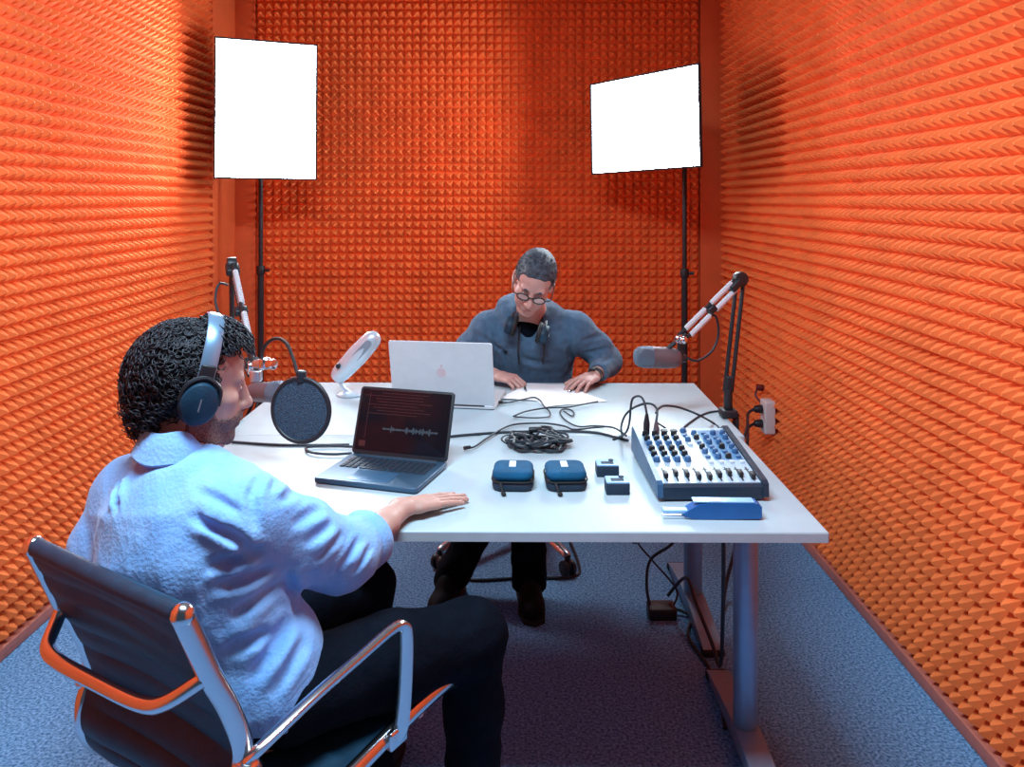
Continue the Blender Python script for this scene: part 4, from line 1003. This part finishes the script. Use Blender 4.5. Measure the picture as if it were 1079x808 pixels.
for a, b, dp, wd in (((128, 505, 1.42), (121, 542, 1.40), .024, .0062), ((104, 538, 1.42), (178, 568, 1.36), .024, .0065), ((196, 540, 1.37), (240, 560, 1.36), .007, .008), ((205, 515, 1.40), (262, 545, 1.37), .007, .007),
                     ((208, 545, 1.37), (275, 585, 1.37), .014, .009), ((262, 512, 1.41), (270, 560, 1.40), .009, .008), ((210, 600, 1.37), (280, 575, 1.40), .010, .011), ((215, 620, 1.38), (285, 598, 1.41), .010, .010), ((235, 650, 1.40), (300, 610, 1.44), .010, .011), ((225, 690, 1.40), (300, 660, 1.42), .009, .011), ((262, 720, 1.41), (308, 650, 1.45), .012, .011), ((285, 735, 1.42), (325, 670, 1.47), .010, .010), ((300, 600, 1.46), (318, 660, 1.46), .010, .010),
                     ((290, 530, 1.50), (315, 515, 1.52), .008, .008), ((305, 555, 1.52), (342, 535, 1.58), .009, .008), ((318, 575, 1.55), (352, 550, 1.60), .009, .008), ((330, 592, 1.58), (362, 560, 1.62), .010, .007), ((352, 604, 1.61), (380, 566, 1.66), .011, .007), ((368, 606, 1.64), (392, 575, 1.68), .009, .006), ((300, 490, 1.45), (285, 520, 1.43), .008, .008), ((275, 500, 1.42), (262, 530, 1.40), .008, .008),
                     ((110, 600, 1.40), (230, 612, 1.36), .010, .012), ((150, 470, 1.52), (180, 462, 1.50), .006, .008)):
    press(sv, a, b, dp * 1.05, wd * 1.05)
dirA = nrm(wrA - elA); sv.cut(cufA, dirA, cufA - .09, cufA + .12)
dirL = nrm(wrL - elL); mL = elL * .5 + wrL * .5; sv.cut(mL, dirL, mL - .07, mL + .09)
sv.cut((0, 0, .525), (0, 0, -1), (-1.0, 1.24, .40), (-.16, 2.02, .56))
shA = solid('shirt', [sv], M['shirt'], pA)
# rolled cuff, collar and centre pleat
mb = MB(frame(cufA - dirA * .004, dirA)); mb.lathe([(.044, -.030), (.060, -.030), (.0655, -.022), (.0665, .006), (.063, .013), (.055, .012), (.044, .002)], None, 36, sx=1, sy=.96); mb.build('cuff', M['shirt'], shA)
nk = np.array((-.664, 1.592, 1.012)); nd = nrm((.10, .06, 1.0))
CF = frame(nk, nd, (0.3, .95, 0)); mb = MB(CF)
vs = []; fs = []; n = 44
prof_c = [(.066, -.004), (.067, .030), (.070, .038), (.0745, .034), (.082, .004), (.090, -.018), (.088, -.022), (.078, -.010)]
Ci = CF.inverted()
for k in range(n):
    a = 2 * PI * k / n; dw = CF.to_3x3() @ V((math.cos(a), math.sin(a), 0)); fr = max(0, dw.dot(V((.8, .6, 0))))
    for rr, zz in prof_c:
        vs.append((rr * math.cos(a) * (1 + .05 * math.sin(3 * a)), rr * math.sin(a), zz * (1 - .35 * fr) - .045 * fr + .004 * math.sin(5 * a)))
m = len(prof_c)
for k in range(n):
    for j in range(m): fs.append((k * m + j, ((k + 1) % n) * m + j, ((k + 1) % n) * m + (j + 1) % m, k * m + (j + 1) % m))
mb._add(vs, fs); mb.build('collar', M['shirt'], shA)
# trousers
tv = Vol((-.80, 1.35, .03), (.08, 2.16, .74), .008)
tv.ell((-.515, 1.590, .535), (.165, .135, .10), None, .04)
legs = (((-.43, 1.535, .55), (-.25, 1.655, .548), (-.088, 1.768, .535), (-.088, 1.795, .36), (-.090, 1.805, .075)), ((-.60, 1.62, .55), (-.48, 1.80, .552), (-.366, 1.965, .545), (-.362, 1.995, .36), (-.365, 2.02, .075)))
for l in legs: tv.chain(l, [.088, .086, .071, .062, .066], .035)
tv.warp(folds(21, .005, 26, 6)); tv.cut((0, 0, .05), (0, 0, -1), (-.8, 1.35, .02), (.08, 2.16, .08))
solid('trousers', [tv], M['trouser'], pA)
def shoe(c, d, m, parent, sc=1.0, boot=False):
    c = np.array(c, float); f = nrm(d); s = np.cross(f, (0, 0, 1)); R = np.stack([s, f, np.array((0, 0, 1.))], 1)
    v = Vol(c - .24, c + np.array((.24, .24, .20)), .005); P = lambda p: c + R @ (np.array(p) * sc)
    v.ell(P((0, -.02, .050)), (.040 * sc, .065 * sc, .048 * sc), R, .02); v.ell(P((0, .085, .038)), (.047 * sc, .085 * sc, .036 * sc), R, .03); v.ell(P((0, .02, .075)), (.038 * sc, .06 * sc, .045 * sc), R, .03)
    v.cone(P((0, -.025, .06)), P((0, -.03, .13 if boot else .105)), .042 * sc, .044 * sc, .02)
    v.cut(P((0, 0, .012)), (0, 0, -1), c - .24, c + .24); sh = solid('shoe', [v], M[m], parent)
    mb = MB(); T = basis(c, s, f, (0, 0, 1)); mb.M = T; out = [(.042 * sc, -.075 * sc), (.040 * sc, .0), (.050 * sc, .08 * sc), (.038 * sc, .15 * sc), (0, .172 * sc)]; out = out + [(-x, y) for x, y in out[-2::-1]] + [(-.022 * sc, -.092 * sc), (.022 * sc, -.092 * sc)]
    mb.prism(out, 0, .016); mb.build('sole', M['rubber'], sh, smooth=False)
shoe((-.088, 1.825, 0), (.35, .92, 0), 'rubber', pA); shoe((-.365, 2.04, 0), (.25, .96, 0), 'rubber', pA)
# hair
Rh, ch_, sh_ = HA
def surfA(d):
    c0 = np.array([0, -.024, .026]); r = np.array([.085, .104, .106]); return c0 + d * r
def keepA(p):
    x, y, z = p
    if y > .035 and z < .088: return False
    if z < -.092 or (y > -.03 and z < -.045) or (y > -.005 and z < -.01): return False
    if abs(x) > .066 and y > -.018 and z < .028: return False
    return True
hvv = Vol(ch_ - .17, ch_ + .17, .0045); PH = lambda p: ch_ + Rh @ np.array(p, float)
hvv.ell(PH((0, -.024, .038)), (.081, .098, .085), Rh, .02); hvv.ell(PH((0, -.062, -.030)), (.070, .056, .072), Rh, .03); hvv.ell(PH((0, .030, .094)), (.060, .064, .040), Rh, .03)
hvv.ell(PH((0, .088, .010)), (.100, .060, .086), Rh, .012, True)
for e in (-1, 1): hvv.ell(PH((e * .100, .020, -.010)), (.034, .040, .050), Rh, .012, True)
hvv.ell(PH((0, .052, -.12)), (.09, .075, .085), Rh, .012, True)
hvv.warp(folds(5, .008, 75, 7)); hvv.warp(folds(6, .005, 150, 7))
hairA = solid('hair', [hvv], M['hair'], pA)
def surfF(d): return np.array([0, .028, .088]) + d * np.array([.066, .072, .056])
mb = curls(1500, HA, keepA, surfA, .0115, .0024, 4, 1.15); m2 = curls(420, HA, lambda p: p[2] > .082 and p[1] > -.02, surfF, .0110, .0023, 14, 1.0)
m3 = curls(260, HA, lambda p: p[1] < -.055 and -.098 < p[2] < .0, lambda d: np.array([0, -.062, -.030]) + d * np.array([.072, .059, .074]), .0100, .0023, 15, 1.0)
for m_ in (m2, m3): n0 = len(mb.v); mb.v += m_.v; mb.f += [[i + n0 for i in f] for f in m_.f]; mb.mi += m_.mi
mb.build('curls', M['hair'], hairA, auto=False)
# beard: a thin shell over the lower face
bv = Vol(hv.lo, hv.lo + hv.h, hv.h); bv.n, bv.ax = hv.n, hv.ax; bv.F = hv.F - .0026
X, Y, Z = bv.ax[0][:, None, None] - ch_[0], bv.ax[1][None, :, None] - ch_[1], bv.ax[2][None, None, :] - ch_[2]
lx, ly, lz = [(X * Rh[0, i] + Y * Rh[1, i] + Z * Rh[2, i]) / sh_ for i in range(3)]
nz = .004 * np.sin(lx * 310 + 2 * np.sin(ly * 260)) * np.sin(ly * 330 + lz * 200)
lim = -.043 + np.clip(.95 * (.052 - ly), 0, .040) - .35 * np.clip(np.abs(lx) - .018, 0, .02) * (ly > .045)
bv.F = np.maximum(bv.F, lz - lim + nz); bv.F = np.maximum(bv.F, -.010 - ly); bv.F = np.maximum(bv.F, -.130 - lz)
bv.F = np.maximum(bv.F, .010 - np.sqrt((lx * .50) ** 2 + ((ly - .10) * .35) ** 2 + (lz + .0625) ** 2))
bv.F = np.maximum(bv.F, (-.104 - lz) + .30 * (.055 - ly) + nz)
solid('beard', [bv], M['beard'], pA)
def face_bits(HF, parent, hairmat):
    R, c, s = HF; P = lambda p: V(c + R @ (np.array(p, float) * s))
    for e in (-1, 1):
        mb = MB(); mb.tube([P((e * .016, .0945, .027)), P((e * .030, .0955, .0325)), P((e * .046, .086, .028))], .0042, seg=8, flat=(.8, 1.2)); mb.build('eyebrow', M[hairmat], parent)
        mb = MB(basis(P((e * .031, .0835, .0085)), V(R[:, 0]), V(R[:, 1]), V(R[:, 2]))); mb.ball((0, 0, 0), (.0105, .0112, .0062), seg=14); eye = mb.build('eye', M['eyewhite'], parent)
        mb = MB(basis(P((e * .031, .0835 + .0085, .0075)), V(R[:, 0]), V(R[:, 1]), V(R[:, 2]))); mb.ball((0, 0, 0), (.0045, .0032, .0045), seg=12); mb.build('iris', M['black'], eye)
    mb = MB(); mb.tube([P((-.017, .0985, -.0575)), P((-.006, .1025, -.0548)), P((0, .1020, -.0558)), P((.006, .1025, -.0548)), P((.017, .0985, -.0575))], .0038, seg=8); mb.tube([P((-.015, .0995, -.0675)), P((0, .1042, -.0690)), P((.015, .0995, -.0675))], .0044, seg=8); mb.build('lips', M['lip'], parent)
face_bits(HA, pA, 'hair')
def nails(lst, parent):
    for p, d, n, r in lst:
        mb = MB(basis(V(p), V(np.cross(d, n)), V(d), V(n))); mb.ball((0, 0, .001), (r * .62, r * .85, .0022), seg=12); mb.build('fingernail', M['skin2'], parent)
nails(nailsA, bodyA)
mb = MB()
x_ = V(Rh[:, 0]); y_ = V(Rh[:, 1]); z_ = V(Rh[:, 2])
tl = Matrix.Rotation(math.radians(-6), 4, 'X')
hpA = headphones('headphones', 'black headphones with a shiny band worn over dark curly hair', basis(V(ch_), x_, y_, z_) @ Matrix.Translation((0, .004, -.004)) @ tl, 'pairs of headphones', rad=.093)

# ------------------------------------------------------------------ person in the grey hoodie
pB = thing('person', 'person in grey-blue hoodie bending over papers at the far side of the table', 'person', (.07, 3.55, 0))
HB = head_frame((.086, 3.235, 1.168), (-.13, -.80, -.58), (.235, -.52, .82), 1.0)
hb = Vol((-.12, 3.0, .88), (.30, 3.5, 1.36), .0036)
PBh = build_head(hb, HB, (.078, 3.37, 1.02), (.054, .060)); hb.cone((.078, 3.37, 1.02), (.078, 3.40, .93), .060, .08, .03)
elR, wrR = np.array((-.215, 3.44, .795)), np.array((-.075, 3.262, .782))
elF, wrF = np.array((.412, 3.46, .795)), np.array((.338, 3.255, .782))
vr = Vol((-.28, 3.06, .70), (.12, 3.50, .88), .0027); vr.cone(elR, wrR, .040, .026, .01)
nR, thR = hand(vr, wrR, (.86, -.50, -.10), (.0, -.12, 1), True, ((.45, .75, .45), (.50, .80, .45), (.52, .85, .5), (.55, .85, .5)), spread=.02, thumb=(.80, .45, -.35), thumb_curl=.5)
vf = Vol((.12, 3.02, .70), (.50, 3.52, .88), .0027); vf.cone(elF, wrF, .040, .027, .01)
nF, thF = hand(vf, wrF, (-.62, -.76, -.10), (.0, -.10, 1), False, ((.22, .32, .22), (.20, .30, .22), (.18, .30, .22), (.20, .34, .25)), spread=.12, thumb=(.62, .72, -.22), thumb_curl=.35)
cb = Vol((-.35, 2.85, .03), (.55, 3.75, 1.05), .012)
cb.chain([(.06, 3.62, .55), (.065, 3.55, .70), (.075, 3.46, .88), (.078, 3.41, .95)], [.10, .10, .10, .08])
for l in (((-.03, 3.6, .53), (-.10, 3.20, .53), (-.225, 3.0, .10)), ((.15, 3.6, .53), (.08, 3.20, .53), (.06, 2.98, .10))): cb.chain(l, [.065, .048, .035])
cb.chain([(.078, 3.41, .95), (-.10, 3.40, .945), elR], [.05, .045, .038]); cb.chain([(.078, 3.41, .95), (.265, 3.40, .945), elF], [.05, .045, .038])
bodyB = solid('body', [hb, vr, vf, cb], M['skin2'], pB)
wv = Vol((-.36, 3.08, .46), (.58, 3.80, 1.12), .0062)
wv.loft([((.06, 3.60, .50), (.185, .150)), ((.062, 3.58, .60), (.178, .145)), ((.07, 3.52, .74), (.185, .145)), ((.075, 3.46, .86), (.190, .130)), ((.078, 3.42, .93), (.175, .110)), ((.078, 3.40, .985), (.105, .085))], (1, 0, 0), .04)
wv.chain([(.078, 3.41, .955), (-.10, 3.40, .945)], [.075, .078], .05); wv.chain([(.078, 3.41, .955), (.265, 3.40, .945)], [.075, .078], .05)
cR, cF = elR * .22 + wrR * .78, elF * .18 + wrF * .82
wv.chain([(-.10, 3.40, .94), (-.175, 3.42, .86), tuple(elR), tuple(cR)], [.078, .067, .060, .043], .03)
wv.chain([(.265, 3.40, .94), (.36, 3.43, .86), tuple(elF), tuple(cF)], [.078, .067, .060, .043], .03)
# hood lying behind the neck
for k in range(15):
    a = -PI * .12 + PI * 1.24 * k / 14; a2 = -PI * .12 + PI * 1.24 * (k + 1) / 14
    q = lambda t: (.074 + .104 * math.cos(t), 3.385 + .090 * math.sin(t), 1.025 + .020 * math.sin(t) - .018 * math.cos(t) - .055 * max(0, -math.sin(t)))
    wv.cone(q(a), q(a2), .036, .036, .02)
wv.ell((.078, 3.50, .955), (.11, .055, .085), None, .03)
wv.warp(folds(31, .0042, 24, 6)); wv.warp(folds(33, .002, 55, 6))
for a, b, dp, wd in (((500, 350, 3.33), (535, 372, 3.32), .010, .010), ((520, 340, 3.30), (523, 385, 3.33), .008, .009), ((597, 350, 3.31), (603, 380, 3.33), .010, .010), ((610, 360, 3.35), (640, 352, 3.37), .009, .009), ((615, 372, 3.36), (642, 366, 3.38), .009, .008), ((625, 385, 3.36), (645, 376, 3.38), .009, .008), ((480, 372, 3.37), (505, 360, 3.35), .009, .009), ((545, 375, 3.33), (585, 385, 3.34), .009, .011)):
    press(wv, a, b, dp, wd)
for p_, d_ in ((cR, nrm(wrR - elR)), (cF, nrm(wrF - elF))): wv.cut(p_, d_, p_ - .055, p_ + .075)
wv.cut((0, 0, .50), (0, 0, -1), (-.36, 3.08, .44), (.58, 3.80, .53))
# front neck opening of the hoodie
wv.ell((.066, 3.335, 1.000), (.052, .050, .075), None, .012, True)
hoodB = solid('hoodie', [wv], M['hoodie'], pB)
uv = Vol((-.04, 3.24, .86), (.20, 3.48, 1.08), .005); uv.ell((.068, 3.362, .955), (.060, .064, .062), None, .01); solid('undershirt', [uv], M['trouser'], pB)
for c_, d_ in ((cR, nrm(wrR - elR)), (cF, nrm(wrF - elF))):
    mb = MB(frame(c_ - d_ * .030, d_)); mb.lathe([(.032, 0), (.0425, 0), (.0445, .006), (.042, .022), (.037, .036), (.031, .036)], None, 28); mb.build('cuff', M['hoodie'], hoodB)
for s, x0 in ((-1, .030), (1, .125)):
    mb = MB(); mb.tube([(x0, 3.300, .975), (x0 + .004 * s, 3.268, .93), (x0 + .006 * s, 3.270, .875), (x0 + .003 * s, 3.300, .835)], .0042, seg=8); mb.cyl((x0 + .003 * s, 3.300, .838), (x0 + .002 * s, 3.302, .818), .0052, .0045); mb.build('drawstring', M['black'], hoodB)
jv = Vol((-.35, 2.85, .03), (.40, 3.80, .70), .008)
jv.ell((.06, 3.60, .545), (.19, .165, .11), None, .04)
for l in (((-.03, 3.6, .54), (-.07, 3.40, .54), (-.070, 3.21, .53), (-.085, 3.10, .33), (-.232, 2.99, .075)), ((.15, 3.6, .54), (.12, 3.40, .54), (.085, 3.21, .53), (.055, 3.08, .33), (.062, 2.97, .075))): jv.chain(l, [.098, .088, .076, .068, .066], .035)
jv.warp(folds(41, .008, 30, 6)); jv.cut((0, 0, .052), (0, 0, -1), (-.35, 2.85, .02), (.40, 3.80, .08)); solid('trousers', [jv], M['jeans'], pB)
shoe((-.235, 2.985, 0), (-.25, -.95, 0), 'shoe', pB, 1.0, True); shoe((.062, 2.965, 0), (.10, -1, 0), 'shoe', pB, 1.0, True)
# short hair
Rb, cbh, _ = HB; PC = lambda p: cbh + Rb @ np.array(p, float)
h2 = Vol(cbh - .16, cbh + .16, .0036)
h2.ell(PC((0, -.019, .045)), (.0800, .1005, .0875), Rb, .01); h2.ell(PC((0, .020, .053)), (.0715, .0775, .0715), Rb, .015)
h2.ell(PC((0, .095, .020)), (.066, .058, .068), Rb, .010, True)
h2.ell(PC((0, .030, -.075)), (.10, .085, .090), Rb, .010, True)
for e in (-1, 1): h2.ell(PC((e * .095, .004, -.012)), (.026, .032, .044), Rb, .008, True); h2.ell(PC((e * .055, .085, .055)), (.026, .030, .030), Rb, .010, True)
h2.warp(folds(51, .0022, 190, 8)); hairB = solid('hair', [h2], M['hair2'], pB)
def surfB(d): return np.array([0, -.008, .046]) + d * np.array([.079, .096, .085])
def keepB(p):
    x, y, z = p
    if y > .050 and z < .090: return False
    if z < -.030 or (y > .0 and z < .02): return False
    return not (abs(x) > .06 and y > -.04 and z < .03)
mb = curls(650, HB, keepB, surfB, .0050, .0017, 9, .5); mb.build('strands', M['hair2'], hairB, auto=False)
face_bits(HB, pB, 'hair2'); nails(nR, bodyB); nails(nF, bodyB)
# glasses
gl = thing('glasses', 'thin dark glasses on the face of the person in the hoodie', 'glasses', PC((0, .10, .008)))
GB = basis(V(cbh), V(Rb[:, 0]), V(Rb[:, 1]), V(Rb[:, 2]))
mb = MB(GB)
for e in (-1, 1):
    mb.tube([(e * .033 + .0235 * math.cos(2 * PI * k / 24), .1100 - .12 * (abs(e * .033 + .0235 * math.cos(2 * PI * k / 24)) - .03), .004 + .0165 * math.sin(2 * PI * k / 24)) for k in range(24)], .0027, seg=8, sm=1, closed=True)
mb.tube([(-.0105, .1105, .008), (0, .1140, .011), (.0105, .1105, .008)], .002, sm=4); fr = mb.build('frame', M['black'], gl)
for e in (-1, 1):
    mb = MB(GB); mb.tube([(e * .056, .106, .008), (e * .077, .095, .009), (e * .083, .04, .012), (e * .084, .002, .014), (e * .083, -.016, -.004)], .0022, seg=8); mb.build('temple', M['black'], gl)
    mb = MB(GB); T = Matrix.Translation((e * .033, .1097, .004)) @ Matrix.Rotation(-PI / 2, 4, 'X') @ Matrix.Rotation(e * .12, 4, 'Y') @ Matrix.Diagonal((.0225, .0155, 1, 1)); mb.lathe([(0, .0008), (1, .0006), (1, -.0006), (0, -.0008)], T, 24); mb.build('lens', M['glass'], fr)
# headphones round the neck
x_, y_ = V((.96, -.10, -.25)).normalized(), V((0, 0, 0)); zb = V((.05, .86, .50)); zb = (zb - x_ * zb.dot(x_)).normalized(); yb = zb.cross(x_)
headphones('headphones', 'black headphones hanging round the neck of the person in the hoodie', basis(V((.060, 3.262, .972)), x_, yb, zb), 'pairs of headphones', rad=.066)
# bracelet / watch and pen
dF = V(wrF - elF).normalized(); Tw = frame(V(wrF) - dF * .004, dF)
wt = thing('wristband', 'black wristband on the left wrist of the person in the hoodie', 'wristband', wrF)
mb = MB(Tw); mb.lathe([(.0275, -.008), (.0315, -.009), (.033, 0), (.0315, .009), (.0275, .008)], None, 28); mb.lathe([(.0275, .018), (.0305, .0165), (.0312, .020), (.0305, .0235), (.0275, .022)], None, 28); mb.build('band', M['rubber'], wt)
mb = MB(); mb.box((0, 0, 0), (.026, .028, .008), basis(V(wrF) + V((-.012, -.012, .030)), dF.cross(V((0, 0, 1))).normalized(), dF, dF.cross(V((0, 0, 1))).normalized().cross(dF)), bev=.003); mb.build('clasp', M['black'], wt)
tip = on(554, 412.5, TZ + .006); pe = V(thR) + V((.004, .004, .004)); dd = (pe - tip).normalized(); end = tip + dd * .14
pn_ = thing('pen', 'dark pen held in the right hand of the person in the hoodie', 'pen', tip)
mb = MB(); mb.cyl(tip + dd * .012, end, .0043, .0043, seg=14, bev=.001); mb.build('barrel', M['black'], pn_)
mb = MB(); mb.cyl(tip, tip + dd * .013, .0008, .0042, seg=14); mb.build('tip', M['satin'], pn_)
mb = MB(); q = dd.cross(V((0, 0, 1))).normalized().cross(dd) * -.005; mb.tube([end - dd * .002, end + q - dd * .004, end + q - dd * .035], .0011, sm=1); mb.build('clip', M['satin'], pn_)
p0, p1 = on(600, 412, TZ + .0085), on(607.5, 407.5, TZ + .0085)
pk = thing('pen', 'short dark pen lying under the fingers of the left hand on the papers', 'pen', p0)
dd = (p1 - p0).normalized(); mb = MB(); mb.cyl(p0, p0 + dd * .11, .0044, seg=14, bev=.001); mb.build('barrel', M['black'], pk)
mb = MB(); mb.cyl(p0 - dd * .012, p0, .0008, .0042, seg=14); mb.build('tip', M['satin'], pk)

# ================================================================== LIGHT AND CAMERA
def area(name, loc, rot, sx, sy, power, col):
    l = bpy.data.lights.new(name, 'AREA'); l.shape = 'RECTANGLE'; l.size = sx; l.size_y = sy; l.energy = power; l.color = col
    o = bpy.data.objects.new(name, l); o.location = loc; o.rotation_euler = rot; C.objects.link(o); return o
area('overhead_fill', (-.35, 1.16, ZC - .03), (0, 0, 0), 1.2, .4, 105, (.60, .82, 1.0))  # unseen cool fill added under the ceiling to brighten the near person's back
w = bpy.data.worlds.new('ambient_fill'); bpy.context.scene.world = w; w.use_nodes = True  # dim blue fill added all round, entering where the front wall is left out
bg = w.node_tree.nodes['Background']; bg.inputs['Color'].default_value = (.55, .75, 1.0, 1); bg.inputs['Strength'].default_value = 0.07
cam = bpy.data.cameras.new('camera'); co = bpy.data.objects.new('camera', cam); C.objects.link(co)
co.location = (0, 0, EYE); co.rotation_euler = (PI / 2, 0, 0)
cam.sensor_fit = 'HORIZONTAL'; cam.sensor_width = 36.0; cam.lens = FOC / 1079 * 36.0; cam.shift_y = -(404 - CY) / 1079; cam.shift_x = -(CX - 539.5) / 1079
cam.clip_start = 0.02; cam.clip_end = 50
sc = bpy.context.scene; sc.camera = co
sc.view_settings.view_transform = 'Standard'; sc.view_settings.look = 'None'; sc.view_settings.exposure = 0.0; sc.view_settings.gamma = 1.0; sc.view_settings.use_curve_mapping = False
